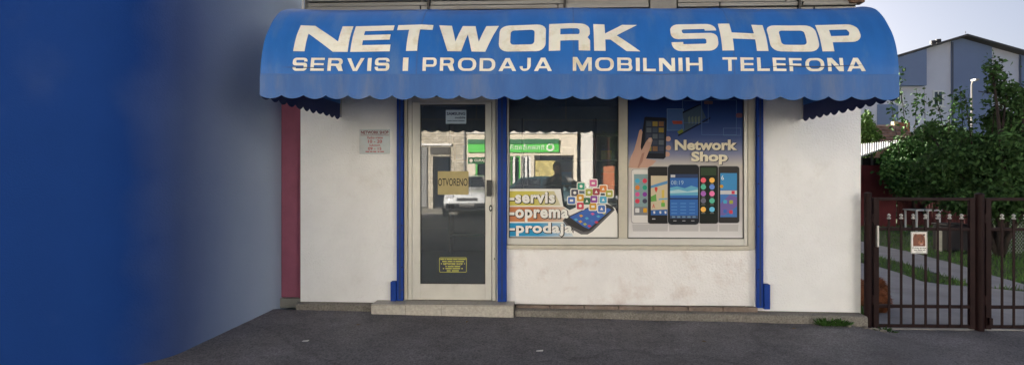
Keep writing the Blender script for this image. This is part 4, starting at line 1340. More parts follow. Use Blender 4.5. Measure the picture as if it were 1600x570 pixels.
dgp([(px, py) for px, py in disc(1435, 373, .9, 6)], (0.012, 0.01, 0.01), 'eye', 4)
dgp([(px, py) for px, py in disc(1441, 372.6, .9, 6)], (0.012, 0.01, 0.01), 'eye', 4)
dgp([(px, py) for px, py in disc(1443.7, 366.8, 1.4, 8)], (0.012, 0.012, 0.012), 'mark', 4)
pxtext('ČUVAJ SE PSA', 1425.5, 1447.3, 385.6, 389.2, Ys - 0.0012, black_m, dg, bold=0.03)
for a, b in ((1428, 1433), (1434, 1441), (1442, 1446)):
    pxpoly([(a, 390.3), (b, 390.3), (b, 391.2), (a, 391.2)], Ys - 0.0010, black_m, dg, 'fine_print', 0.0004)
pxpoly([(1431, 392.6), (1442, 392.6), (1442, 393.2), (1431, 393.2)], Ys - 0.0010, black_m, dg, 'fine_print', 0.0004)

# ------------------------------------------------------------------ bodies
def skinned(verts, edges, radii, root, sub=2):
    me = bpy.data.meshes.new('sk')
    me.from_pydata(verts, edges, [])
    ob = bpy.data.objects.new('sk', me)
    col.objects.link(ob)
    md = ob.modifiers.new('skin', 'SKIN')
    md.use_smooth_shade = True
    for i, r_ in enumerate(radii):
        sv = me.skin_vertices[0].data[i]
        sv.radius = r_ if isinstance(r_, tuple) else (r_, r_)
        sv.use_root = (i == root)
    s = ob.modifiers.new('sub', 'SUBSURF')
    s.levels = sub
    s.render_levels = sub
    dg_ = bpy.context.evaluated_depsgraph_get()
    out = bpy.data.meshes.new_from_object(ob.evaluated_get(dg_))
    bpy.data.objects.remove(ob)
    return out

# the dog behind the gate, lying on the driveway, seen from behind its rump
dog = thing('dog', 'reddish brown fluffy dog lying on the driveway behind the gate', 'dog', (3.66, 0.80, -0.10))
DX, DY = 3.66, 0.80
dv = [(0.17, 0, 0.15), (0.06, 0, 0.19), (-0.07, 0, 0.20), (-0.17, 0, 0.20), (-0.22, -0.03, 0.29), (-0.25, -0.07, 0.36), (-0.31, -0.14, 0.345), (-0.34, -0.19, 0.33),
      (0.15, -0.12, 0.10), (0.05, -0.17, 0.05), (0.14, -0.20, 0.035), (0.15, 0.12, 0.10), (0.05, 0.17, 0.05), (0.14, 0.20, 0.035),
      (-0.19, -0.09, 0.12), (-0.17, -0.10, 0.045), (-0.30, -0.13, 0.032), (-0.19, 0.09, 0.12), (-0.17, 0.10, 0.045), (-0.30, 0.13, 0.032),
      (0.25, 0.02, 0.20), (0.24, 0.05, 0.29), (0.17, 0.06, 0.335)]
de = [(0, 1), (1, 2), (2, 3), (3, 4), (4, 5), (5, 6), (6, 7), (0, 8), (8, 9), (9, 10), (0, 11), (11, 12), (12, 13), (3, 14), (14, 15), (15, 16), (3, 17), (17, 18), (18, 19), (0, 20), (20, 21), (21, 22)]
dr = [0.135, 0.14, 0.145, 0.14, 0.11, 0.105, 0.06, 0.04, 0.10, 0.05, 0.035, 0.10, 0.05, 0.035, 0.065, 0.045, 0.032, 0.065, 0.045, 0.032, 0.06, 0.06, 0.045]
dme = skinned([(DX + a, DY + b, -0.10 + c) for a, b, c in dv], de, dr, 2)
furm = M('red_brown_fur', (0.21, 0.075, 0.032), 0.9, 0.45, 14)
dpos = [p.center[:] for p in dme.polygons]
dnor = [p.normal[:] for p in dme.polygons]
mnz = min(q.co.z for q in dme.vertices)
for q in dme.vertices:
    q.co.z += -0.098 - mnz
link('body', dme, furm, dog, True)
v = []
f = []
for (c, n_) in zip(dpos, dnor):
    for k in range(6):
        b = Vector(c) + Vector((rnd.gauss(0, 0.008), rnd.gauss(0, 0.008), rnd.gauss(0, 0.008) + (-0.098 - mnz)))
        d = (Vector(n_) + Vector((rnd.gauss(0.2, 0.4), rnd.gauss(0, 0.4), -0.45))).normalized() * rnd.uniform(0.02, 0.045)
        s1 = d.cross(Vector((rnd.random(), rnd.random(), rnd.random()))).normalized() * 0.004
        tip = b + d
        tip.z = max(tip.z, -0.096)
        o = len(v)
        v += [(b - s1)[:], (b + s1)[:], tip[:]]
        f.append((o, o + 1, o + 2))
tag(MB().raw(v, f).build('fur', furm, dog, fix=False), kind='stuff')
for s1 in (-1, 1):
    e = Vector((DX - 0.26 + (0.05 if s1 > 0 else -0.02), DY - 0.07 + 0.05 * s1, -0.10 + 0.44))
    MB().raw([(e + Vector((-0.025, 0.01, -0.04)))[:], (e + Vector((0.03, -0.01, -0.04)))[:], (e + Vector((0, 0.02, 0.03)))[:], (e + Vector((0.0, 0.03, -0.04)))[:]], [(0, 1, 2), (1, 3, 2), (3, 0, 2), (0, 3, 1)]).build('ear', furm, dog)
MB().lathe([(0.0, -0.012), (0.014, -0.006), (0.014, 0.006), (0.0, 0.012)], (DX - 0.365, DY - 0.225, -0.10 + 0.345), 10).build('nose', black_m, dog, smooth=True)
for s1 in (-1, 1):
    MB().lathe([(0.001, -0.008), (0.008, 0.0), (0.001, 0.008)], (DX - 0.315 + 0.03 * s1, DY - 0.135 - 0.03 * s1 - 0.02, -0.10 + 0.40), 8).build('eye', black_m, dog, smooth=True)

# ------------------------------------------------------------------ plants
leaf_ms = [M('leaf_dark', (0.020, 0.050, 0.014), 0.8, 0.5, 2.2, spec=0.15), M('leaf_mid', (0.036, 0.085, 0.020), 0.8, 0.5, 2.2, spec=0.15), M('leaf_pale', (0.08, 0.15, 0.035), 0.8, 0.4, 2.0, spec=0.15)]
def per_leaf(m):
    n = m.node_tree.nodes
    l = m.node_tree.links
    p = n['Principled BSDF']
    src = p.inputs['Base Color'].links[0].from_socket
    g_ = n.new('ShaderNodeNewGeometry')
    r = n.new('ShaderNodeMapRange')
    r.inputs['To Min'].default_value = 0.5
    r.inputs['To Max'].default_value = 1.6
    l.new(g_.outputs['Random Per Island'], r.inputs['Value'])
    x = n.new('ShaderNodeMix')
    x.data_type = 'RGBA'
    x.blend_type = 'MULTIPLY'
    x.inputs[0].default_value = 1
    l.new(src, x.inputs[6])
    l.new(r.outputs[0], x.inputs[7])
    l.new(x.outputs[2], p.inputs['Base Color'])
    return m
for q in leaf_ms:
    per_leaf(q)
bark_m = M('bark', (0.036, 0.026, 0.021), 0.95, 0.35, 12, 0.8, 40)
def leaves(pts, size, seed, elong=1.7):
    g_ = np.random.default_rng(seed)
    n = len(pts)
    d = g_.normal(size=(n, 3))
    d[:, 2] -= 0.25
    d /= np.linalg.norm(d, axis=1)[:, None]
    u = np.cross(d, g_.normal(size=(n, 3)))
    u /= np.linalg.norm(u, axis=1)[:, None]
    nn = np.cross(d, u)
    sz = size * g_.uniform(0.6, 1.3, size=(n, 1))
    a = pts
    b = pts + d * sz * elong * 0.5 + u * sz * 0.5 + nn * sz * 0.12
    c = pts + d * sz * elong
    e = pts + d * sz * elong * 0.5 - u * sz * 0.5 + nn * sz * 0.12
    V = np.stack([a, b, c, e], 1).reshape(-1, 3)
    F = np.arange(n * 4).reshape(n, 4)
    return V, F
def plant(name, label, cat, base, clumps, n, size, mat, trunk_r, shoots=(), seed=1, group=None):
    t = thing(name, label, cat, base, group)
    g_ = np.random.default_rng(seed)
    tr = MB()
    b = Vector(base)
    c0 = Vector(clumps[0][:3])
    for c in clumps:
        p = Vector(c[:3])
        mid = b.lerp(p, 0.45) + Vector((g_.normal() * 0.08, g_.normal() * 0.08, 0.10))
        tr.tube([b - Vector((0, 0, 0.05)), b.lerp(mid, 0.5) + Vector((g_.normal() * 0.03, 0, 0)), mid, p, p + Vector((g_.normal() * .2, g_.normal() * .2, c[5] * 0.7))], [trunk_r, trunk_r * 0.8, trunk_r * 0.55, trunk_r * 0.3, trunk_r * 0.12], 7)
        for k in range(7):
            d = Vector(g_.normal(size=3)).normalized()
            e = p + Vector((d.x * c[3], d.y * c[4], d.z * c[5])) * 0.95
            tr.tube([p + Vector((0, 0, -c[5] * 0.3)), p.lerp(e, 0.5) + Vector((0, 0, 0.05)), e], [trunk_r * 0.3, trunk_r * 0.18, 0.004], 5)
    vol = np.array([c[3] * c[4] * c[5] for c in clumps])
    vol = vol ** 0.75
    pts = []
    for c, w_ in zip(clumps, vol / vol.sum()):
        k = int(n * w_)
        m_ = max(10, k // 70)
        d = g_.normal(size=(m_, 3))
        d /= np.linalg.norm(d, axis=1)[:, None]
        rr = g_.uniform(0.25, 1.08, size=(m_, 1)) ** 0.6
        cen = d * rr * np.array(c[3:6]) + np.array(c[:3])
        which = g_.integers(0, m_, size=k)
        sp = 0.16 * (c[3] * c[4] * c[5]) ** (1 / 3) + 0.03
        pts.append(cen[which] + g_.normal(size=(k, 3)) * sp * np.array([1, 1, 0.75]))
    for s0, s1, k in shoots:
        s0 = np.array(s0); s1 = np.array(s1)
        mid = (s0 + s1) / 2 + np.array([g_.normal() * .06, 0, 0.05])
        tr.tube([tuple(s0), tuple(mid), tuple(s1)], [0.012, 0.009, 0.004], 5)
        tt = g_.uniform(0.05, 1, size=(k, 1)) ** 0.8
        q = s0 * (1 - tt) ** 2 + 2 * mid * tt * (1 - tt) + s1 * tt ** 2
        cl = g_.normal(size=(k, 3)) * 0.07 * (0.5 + 0.8 * np.sin(tt * 9) ** 2)
        pts.append(q + cl)
    P_ = np.vstack(pts)
    P_ = P_[P_[:, 2] > base[2] + 0.03]
    V, F = leaves(P_, size, seed + 5)
    V[:, 2] = np.maximum(V[:, 2], base[2] + 0.005)
    tr.build('trunk', bark_m, t, True)
    me = bpy.data.meshes.new('crown')
    me.from_pydata(V.tolist(), [], F.tolist())
    link('crown', me, mat, t)
    return t
def P3(px, py, Y):
    x, z = at(px, py, Y)
    return (x, Y, z)
def clump(px, py, Y, rx, rz, ry=None):
    """rx, rz as measured half sizes in photo pixels"""
    x, z = at(px, py, Y)
    k = (Y + 6) / FPX
    return (x, Y, z, rx * k, (ry or rx) * k, rz * k)
bx, by = gr(1563, 402, -0.11)
plant('apple_tree', 'bushy dark green fruit tree with tall shoots behind the right gate leaf', 'tree', (bx, by, -0.11),
      [clump(1530, 268, 6.0, 46, 42), clump(1592, 250, 5.6, 44, 52), clump(1478, 262, 6.6, 42, 34), clump(1560, 305, 5.4, 44, 30), clump(1500, 304, 6.4, 44, 26), clump(1615, 300, 5.2, 40, 42), clump(1548, 222, 6.2, 32, 20), clump(1590, 195, 6.0, 24, 26), clump(1602, 160, 5.8, 12, 20), clump(1560, 190, 6.0, 16, 18), clump(1552, 118, 5.8, 9, 22), clump(1572, 150, 5.7, 10, 14), clump(1450, 205, 6.8, 14, 12)],
      30000, 0.060, per_leaf(M('leaf_fruit', (0.046, 0.096, 0.030), 0.8, 0.55, 1.6, spec=0.15)), 0.07,
      [(P3(1548, 235, 5.8), P3(1551, 86, 5.8), 230), (P3(1560, 215, 5.8), P3(1570, 112, 5.7), 160), (P3(1500, 245, 6.2), P3(1500, 140, 6.2), 130), (P3(1580, 210, 5.6), P3(1597, 135, 5.6), 170), (P3(1470, 250, 6.4), P3(1462, 150, 6.4), 120), (P3(1520, 235, 6.0), P3(1508, 150, 6.0), 90)], 21)
plant('garden_bush', 'broad mid green bush left of the fruit tree in front of the red shed', 'bush', (*gr(1440, 350, -0.11), -0.11),
      [clump(1440, 262, 11, 44, 40), clump(1420, 238, 11.4, 34, 24), clump(1470, 228, 11.8, 40, 26), clump(1402, 272, 10.8, 22, 24), clump(1450, 282, 10.6, 48, 22), clump(1500, 240, 12, 40, 28)],
      19000, 0.078, per_leaf(M('leaf_bush', (0.05, 0.11, 0.03), 0.8, 0.5, 1.6, spec=0.15)), 0.06,
      [(P3(1418, 235, 11), P3(1402, 102, 11), 110), (P3(1425, 235, 11), P3(1432, 140, 11), 80), (P3(1440, 235, 11), P3(1444, 135, 11), 40), (P3(1480, 225, 11), P3(1497, 150, 11), 100), (P3(1405, 240, 11), P3(1388, 140, 11), 60)], 33)
plant('small_tree', 'slim pale green tree right at the edge of the white shop wall', 'tree', (*gr(1352, 332, -0.11), -0.11),
      [clump(1352, 192, 17, 9, 20), clump(1350, 225, 17, 13, 22), clump(1362, 205, 18, 14, 14)], 2600, 0.10, leaf_ms[2], 0.05, (), 44)
plant('hedge', 'dark hedge filling the back of the yard behind the bushes', 'hedge', (*gr(1560, 338, -0.11), -0.11),
      [clump(1430 + 32 * k, 292 - 3 * (k % 3), 15, 32, 40) for k in range(8)], 12000, 0.10, leaf_ms[0], 0.05, (), 55)
# weeds at the foot of the wall
def weed(px, py, n, hgt, label, seed):
    x, y = gr(px, py, -0.05)
    y = min(y, -0.205)          # in the joint between asphalt and plinth
    t = thing('weed', label, 'weed', (x, y, H(x)), 'weeds along the wall')
    g_ = random.Random(seed)
    v = []
    f = []
    for k in range(n):
        a = g_.uniform(0, 6.28)
        r_ = abs(g_.gauss(0, 0.032))
        bx_, by_ = x + r_ * 1.6 * math.cos(a), y + r_ * 0.6 * math.sin(a)
        d = Vector((math.cos(a) * g_.uniform(.2, 1), math.sin(a) * g_.uniform(.2, .6) - 0.2, g_.uniform(.5, 1.4))).normalized() * hgt * g_.uniform(.4, 1.1)
        s1 = d.cross(Vector((0, 0, 1))).normalized() * g_.uniform(0.006, 0.014)
        b = Vector((bx_, by_, H(bx_) - 0.004))
        o = len(v)
        droop = Vector((d.x * .4, d.y * .4, -0.01))
        v += [b[:], (b + d * .5 + s1)[:], (b + d + droop)[:], (b + d * .5 - s1)[:]]
        f += [(o, o + 1, o + 2), (o, o + 2, o + 3)]
    MB().raw(v, f).build('leaves', leaf_ms[1], t, fix=False)
weed(1274, 500, 80, 0.10, 'dark tuft of weeds at the foot of the white wall', 3)
weed(1292, 498, 110, 0.085, 'bright green weed tuft nearest the gate at the foot of the wall', 4)
weed(1378, 508, 40, 0.06, 'tiny weed sprouting under the gate beside the round post', 5)
# crumbled concrete at the corner of the wall
for k, (px, py, s1) in enumerate([(1318, 494, .028), (1330, 496, .022), (1337, 492, .03), (1358, 506, .024), (1364, 504, .018), (1310, 503, .02), (1324, 503, .016), (1346, 500, .022)]):
    x, y = gr(px, py, -0.05)
    y = min(y, -0.215) - 0.02 * (k % 3)
    bm = bmesh.new()
    bmesh.ops.create_icosphere(bm, subdivisions=1, radius=s1)
    for q in bm.verts:
        q.co = Vector((x + q.co.x * rnd.uniform(.8, 1.5), y + q.co.y * rnd.uniform(.7, 1.2), H(x) + s1 * 0.45 + q.co.z * rnd.uniform(.4, .7)))
    me = bpy.data.meshes.new('rubble_stone')
    bm.to_mesh(me)
    bm.free()
    tag(link('rubble_stone', me, plinth_m), 'small broken lump of concrete at the corner of the wall', 'stone', 'rubble at the wall corner')

# scraps on the asphalt
for px, py, lab in ((843, 549, 'white paper scrap on the asphalt below the display window'), (477, 539, 'white paper scrap on the asphalt near the left end of the shop')):
    x, y = gr(px, py, 0)
    tag(MB().raw([(x - .03, y - .008, H(x) + .004), (x + .028, y - .01, H(x) + .006), (x + .032, y + .012, H(x) + .013), (x - .026, y + .014, H(x) + .005)], [(0, 1, 2, 3)]).build('paper_scrap', white_ink, fix=False), lab, 'litter')
gv = MB()
g2 = random.Random(5)
for k in range(260):
    x = g2.uniform(-2.9, 3.2)
    y0_ = -0.11 if x < -1.96 else (-0.215 if x < -0.44 else -0.19)
    y = y0_ - abs(g2.gauss(0, .07)) - 0.004
    r_ = g2.uniform(.002, .007)
    z = H(x) + r_ * .4
    gv.raw([(x - r_, y, z), (x, y - r_ * .8, z), (x + r_, y, z), (x, y + r_ * .8, z), (x, y, z + r_ * .7), (x, y, z - r_ * .5)], [(0, 1, 4), (1, 2, 4), (2, 3, 4), (3, 0, 4), (1, 0, 5), (2, 1, 5), (3, 2, 5), (0, 3, 5)])
tag(gv.build('grit', plinth_m, fix=False), 'fine grit gathered along the foot of the shop front', 'grit', kind='stuff')
dl = M('dry_leaf', (0.20, 0.12, 0.05), 0.9, 0.3, 20)
for k, (px, py, lab) in enumerate(((1240, 508, 'dry leaf on the asphalt left of the weeds'), (730, 505, 'dry leaf on the asphalt right below the doorstep'), (1100, 530, 'dry leaf on the asphalt below the phone poster'), (560, 512, 'dry leaf on the asphalt left of the doorstep'))):
    x, y = gr(px, py, 0)
    a = k * 1.3
    q = [(.028, 0, .004), (.008, .013, .010), (-.026, .002, .003), (.006, -.012, .009)]
    tag(MB().raw([(x + p * math.cos(a) - r_ * math.sin(a), y + p * math.sin(a) + r_ * math.cos(a), H(x) + h_) for p, r_, h_ in q], [(0, 1, 2), (0, 2, 3)]).build('dry_leaf', dl, fix=False), lab, 'leaf')

# ------------------------------------------------------------------ yard things
shed = thing('red_shed', 'dull red shed with pale corrugated lean-to roof behind the bushes', 'shed', (*gr(1370, 345, -0.11), -0.11))
YS = 12.0
x0, _ = at(1300, 300, YS)
x1, ztop = at(1400, 258, YS)
MB().box(x0, x1, YS, YS + 2.6, -0.15, ztop).build('wall', M('shed_red', (0.13, 0.022, 0.025), 0.85, 0.15, 2, 0.3, 30), shed)
MB().box(x0 + 0.1, x1, YS + 0.3, YS + 2.6, ztop + 0.002, at(1350, 246, YS)[1]).build('upper_wall', M('under_roof_shade', (0.02, 0.018, 0.02), 0.9), shed)  # near-black wall standing in for the shadow below the roof
for p in (1349, 1366, 1383, 1397):
    MB().bbox(at(p, 250, YS)[0] - 0.03, at(p, 250, YS)[0] + 0.03, YS + 0.1, YS + 0.16, ztop + 0.001, at(1350, 240, YS)[1], 0.004).build('post', M('grey_timber', (0.10, 0.10, 0.10), 0.9), shed)
c = [P3(1300, 259, YS - 0.2), P3(1408, 221.5, YS - 0.2), P3(1408, 219, YS + 2.8), P3(1300, 230, YS + 2.8)]
v = []
f = []
n = 60
for i in range(n + 1):
    t = i / n
    a = Vector(c[0]).lerp(Vector(c[1]), t)
    b = Vector(c[3]).lerp(Vector(c[2]), t)
    dz = 0.02 * math.sin(i * math.pi / 1.0 + 1.57) 
    v += [(a + Vector((0, 0, dz)))[:], (b + Vector((0, 0, dz)))[:]]
for i in range(n):
    f.append((2 * i, 2 * i + 2, 2 * i + 3, 2 * i + 1))
ro = MB().raw(v, f).build('roof', M('pale_corrugated', (0.33, 0.33, 0.33), 0.6, 0.1, 3), shed, fix=False)
so = ro.modifiers.new('s', 'SOLIDIFY')
so.thickness = 0.05
# red-brown board fence that closes the yard
fa, fb = at(1402, 300, 12.4)[0], at(1512, 300, 12.4)[0]
bf = thing('board_fence', 'dark red brown board fence closing the yard beside the shed', 'fence', ((fa + fb) / 2, 12.4, -0.11))
fm = M('red_brown_board', (0.075, 0.024, 0.024), 0.9, 0.3, 5, 0.3, 20, spec=0.1)
nb_ = 24
for k in range(nb_):
    x = fa + (fb - fa) * k / nb_
    MB().bbox(x + .004, fa + (fb - fa) * (k + 1) / nb_ - .004, 12.4 + rnd.uniform(-.006, .006), 12.425, -.12, at(1450, 293, 12.4)[1] + rnd.uniform(-.015, .015), .003).build('board', fm, bf)
for z in (.1, .75):
    MB().bbox(fa, fb, 12.432, 12.47, z, z + .07, .003).build('rail', fm, bf)
# low tiled-roof house behind it
th_ = thing('tiled_outbuilding', 'low outbuilding with brown tiled roof and small chimney behind the shed', 'building', (*at(1390, 275, 19)[:1], 20, -0.2))
x0, x1 = at(1290, 210, 19)[0], at(1450, 210, 19)[0]
zt_, zb2 = at(1390, 196, 21)[1], at(1390, 230, 19)[1]
MB().box(x0 + .2, x1 - .2, 19.2, 23, -0.3, zb2 - .02).build('wall', M('old_brick_wall', (0.20, 0.12, 0.09), 0.9, 0.3, 6, 0.5, 20), th_)
rt = MB().prismx([(19.0, zb2), (21.2, zt_), (23.4, zb2)], x0, x1).build('roof', M('roof_underlay', (0.06, 0.045, 0.04), 0.9), th_)
tile_roof = M('brown_roof_tile', (0.19, 0.105, 0.075), 0.85, 0.45, 5, 0.5, 20, stain=(0.33, 0.24, 0.19), stain_amt=0.7, stain_scale=3)
nrow = 7
for k in range(nrow):
    t0, t1 = k / nrow, (k + 1) / nrow
    y0, y1 = 19.0 + 2.2 * t0, 19.0 + 2.2 * t1
    z0, z1 = zb2 + (zt_ - zb2) * t0, zb2 + (zt_ - zb2) * t1
    xx = x0 - 0.05
    MB().raw([(x0 - .05, y0 - .06, z0 + .10), (x1 + .05, y0 - .06, z0 + .10), (x1 + .05, y1, z1 + .05), (x0 - .05, y1, z1 + .05), (x0 - .05, y0 - .06, z0 + .02), (x1 + .05, y0 - .06, z0 + .02)], [(0, 1, 2, 3), (4, 5, 1, 0)]).build('tile_course', tile_roof, rt, fix=False)
cx, cz = at(1401, 196, 21)
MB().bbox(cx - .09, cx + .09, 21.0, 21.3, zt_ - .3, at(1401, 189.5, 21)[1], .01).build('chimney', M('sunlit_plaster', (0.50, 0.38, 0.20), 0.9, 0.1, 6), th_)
MB().bbox(cx + .10, cx + .62, 21.0, 21.3, zt_ - .3, at(1401, 191, 21)[1], .01).build('chimney', M('orange_brick', (0.30, 0.11, 0.06), 0.9, 0.3, 14), th_)
# far two-tone house
YH = 36.0
hz = lambda py: at(1500, py, YH)[1]
hx = lambda px: at(px, 100, YH)[0]
fh = thing('gabled_house', 'large two tone blue and grey gabled house beyond the yard trees', 'house', (hx(1501), YH + 5, -0.3))
bluep = M('house_blue', (0.19, 0.24, 0.39), 0.9, 0.05, 0.6, 0.2, 12)
greyp = M('house_lilac_grey', (0.60, 0.60, 0.70), 0.9, 0.05, 0.6, 0.2, 12)
apx, apz = hx(1501), hz(60)
sl_ = (hz(60) - hz(89)) / (hx(1501) - hx(1402))
def roofz(x):
    return apz - abs(x - apx) * sl_
wx0 = hx(1340)
wx1 = 2 * apx - wx0
MB().prism([(wx0, -0.3), (wx1, -0.3), (wx1, roofz(wx1)), (apx, apz), (wx0, roofz(wx0))], YH, YH + 11).build('wall', greyp, fh)
def panel(a, b, zb_, proud=0.12):
    xa, xb = hx(a), hx(b)
    pts = [(xa, zb_), (xb, zb_), (xb, roofz(xb) - .02)]
    if xa < apx < xb:
        pts.append((apx, apz - .02))
    pts.append((xa, roofz(xa) - .02))
    MB().prism(pts, YH - proud, YH - 0.003).build('facade_panel', bluep, fh)
panel(1345, 1441, hz(135), 0.5)
panel(1485.5, 1548, -0.2)
panel(1592, 1655, -0.2)
MB().box(hx(1370), hx(1402), YH - 0.12, YH - 0.003, -0.2, hz(163)).build('facade_panel', bluep, fh)
MB().box(hx(1485), hx(1487.5), YH - 0.16, YH - 0.122, -0.2, roofz(hx(1486)) - .1).build('downpipe', M('dark_pipe', (0.08, 0.09, 0.13), 0.6), fh)
MB().box(hx(1591), hx(1593), YH - 0.16, YH - 0.122, -0.2, roofz(hx(1592)) - .1).build('downpipe', M('dark_pipe', (0.08, 0.09, 0.13), 0.6), fh)
roofm = M('dark_roof_sheet', (0.085, 0.075, 0.075), 0.7, 0.2, 2)
e1 = wx0 - .6
e2 = wx1 + .6
MB().prism([(e1, roofz(e1) + .02), (apx, apz + .02), (apx, apz + .15), (e1, roofz(e1) + .15)], YH - .7, YH + 11.4).build('roof', roofm, fh)
MB().prism([(apx + .002, apz + .02), (e2, roofz(e2) + .02), (e2, roofz(e2) + .15), (apx + .002, apz + .15)], YH - .7, YH + 11.4).build('roof', roofm, fh)
for p, q in ((1458, 64), (1466, 62)):
    x = at(p, q, YH + 3)[0]
    z = at(p, q, YH + 3)[1]
    MB().lathe([(0.13, roofz(x) - .1), (0.13, z - .25), (0.2, z - .24), (0.2, z)], (x, YH + 3, 0), 12).build('chimney_pipe', M('dark_pipe2', (0.05, 0.045, 0.045), 0.6), fh)
MB().tube([(apx, YH - .5, apz + .2), (apx, YH - .5, hz(52))], 0.02, 5).build('lightning_rod', roofm, fh)
wf = M('white_window_frame', (0.72, 0.72, 0.72), 0.5)
wg = M('dark_house_glass', (0.02, 0.025, 0.035), 0.08, spec=0.8)
def hwin(a, b, t, u):
    xa, xb, za, zb_ = hx(a), hx(b), hz(u), hz(t)
    m_ = MB()
    q = 0.10
    m_.box(xa, xa + q, YH - .09, YH - .004, za, zb_)
    m_.box(xb - q, xb, YH - .09, YH - .004, za, zb_)
    m_.box(xa + q, xb - q, YH - .09, YH - .004, za, za + q)
    m_.box(xa + q, xb - q, YH - .09, YH - .004, zb_ - q, zb_)
    m_.box((xa + xb) / 2 - .03, (xa + xb) / 2 + .03, YH - .08, YH - .004, za + q, zb_ - q)
    w_ = m_.build('window', wf, fh)
    MB().box(xa + q, xb - q, YH - .04, YH - .006, za + q, zb_ - q).build('pane', wg, w_)
    MB().box(xa - .1, xb + .1, YH - .18, YH - .004, za - .09, za - .002).build('sill', wf, w_)
hwin(1457, 1473.5, 141.5, 166)
hwin(1562, 1575.5, 141.5, 158)
hwin(1401, 1411, 143, 163)
hwin(1428, 1440, 200, 225)
# street lamp in front of the house
lx, lz = at(1518.5, 165, 28)
lp = thing('street_lamp', 'thin pale street lamp standing before the two tone house', 'lamp', (lx, 28, -0.4))
lz = at(1518.5, 130, 28)[1]
MB().tube([(lx, 28, -0.45), (lx, 28, lz - .05)], [0.07, 0.045], 8).build('pole', M('pale_pole', (0.30, 0.28, 0.26), 0.6), lp)
MB().tube([(lx, 28, lz - .05), (lx - .1, 27.8, lz + .05), (lx - .25, 27.5, lz + .08)], 0.04, 6).build('arm', M('pale_pole', (0.30, 0.28, 0.26), 0.6), lp)
MB().bbox(lx - .36, lx - .14, 27.2, 27.6, lz + .02, lz + .14, .02).build('lamp_head', M('pale_pole', (0.30, 0.28, 0.26), 0.6), lp)
# white garden table, dark bin, wire fence
def ground_box(px, py):
    return gr(px, py, -0.11)
tx_, ty_ = ground_box(1440, 362)
gt = thing('garden_table', 'white garden table standing on the lawn behind the gate', 'table', (tx_, ty_, -0.11))
wp = M('white_plastic', (0.55, 0.55, 0.54), 0.5)
MB().bbox(tx_ - .35, tx_ + .38, ty_ - .3, ty_ + .3, .50, .535, .008).build('table_top', wp, gt)
for a in (-.3, .33):
    for b in (-.25, .25):
        MB().bbox(tx_ + a - .022, tx_ + a + .022, ty_ + b - .022, ty_ + b + .022, -.115, .498, .004).build('leg', wp, gt)
bx_, by_ = ground_box(1487, 391)
bn = thing('waste_bin', 'dark plastic waste bin on the lawn behind the gate bars', 'bin', (bx_, by_, -0.11))
bm_ = M('dark_plastic', (0.018, 0.016, 0.022), 0.5, 0.15, 8)
MB().bbox(bx_ - .24, bx_ + .24, by_ - .22, by_ + .24, -.112, .42, .02).build('bin_body', bm_, bn)
MB().bbox(bx_ - .26, bx_ + .26, by_ - .25, by_ + .26, .422, .47, .015).build('lid', bm_, bn)
px_, py_ = ground_box(1467.5, 392)
tag(MB().bbox(px_ - .04, px_ + .04, py_ - .04, py_ + .04, -.13, .32, .008).build('marker_post', M('pale_concrete', (0.45, 0.44, 0.38), 0.9, 0.2, 8)), 'short pale concrete stake left of the dark waste bin', 'post')
fx0, fy0 = ground_box(1540, 398)
fx1, fy1 = fx0 + 4.6, fy0 + 1.2
wf_ = thing('wire_fence', 'grey wire mesh fence at the right behind the gate', 'fence', ((fx0 + fx1) / 2, (fy0 + fy1) / 2, -0.11))
wire = M('galvanised_wire', (0.42, 0.43, 0.44), 0.5, metal=0.3)
m_ = MB()
L_ = math.hypot(fx1 - fx0, fy1 - fy0)
ux, uy = (fx1 - fx0) / L_, (fy1 - fy0) / L_
hh = 0.72
st = 0.075
def seg_(s0, z0, s1, z1):
    a = Vector((fx0 + ux * s0, fy0 + uy * s0, z0))
    b = Vector((fx0 + ux * s1, fy0 + uy * s1, z1))
    m_.tube([a, b], 0.0045, 3, False)
k = -int(hh / st) - 1
while k * st < L_:
    s0 = k * st
    for sgn in (1, -1):
        a = s0 if sgn > 0 else s0 + hh
        pts_ = [(a, -0.1), (a + sgn * hh, -0.1 + hh)]
        (sa, za), (sb, zb2_) = pts_
        lo, hi = sorted((sa, sb))
        if hi < 0 or lo > L_:
            continue
        def zz(s):
            return -0.1 + (s - a) * sgn
        s_a, s_b = max(lo, 0), min(hi, L_)
        if s_b - s_a > 0.02:
            seg_(s_a, zz(s_a), s_b, zz(s_b))
    k += 1
tag(m_.build('wire_mesh', wire, wf_, fix=False), kind='stuff')
for s0 in (0, 1.6, 3.2, L_):
    MB().tube([(fx0 + ux * s0, fy0 + uy * s0, -0.16), (fx0 + ux * s0, fy0 + uy * s0, 0.68)], 0.022, 8).build('post', wire, wf_)

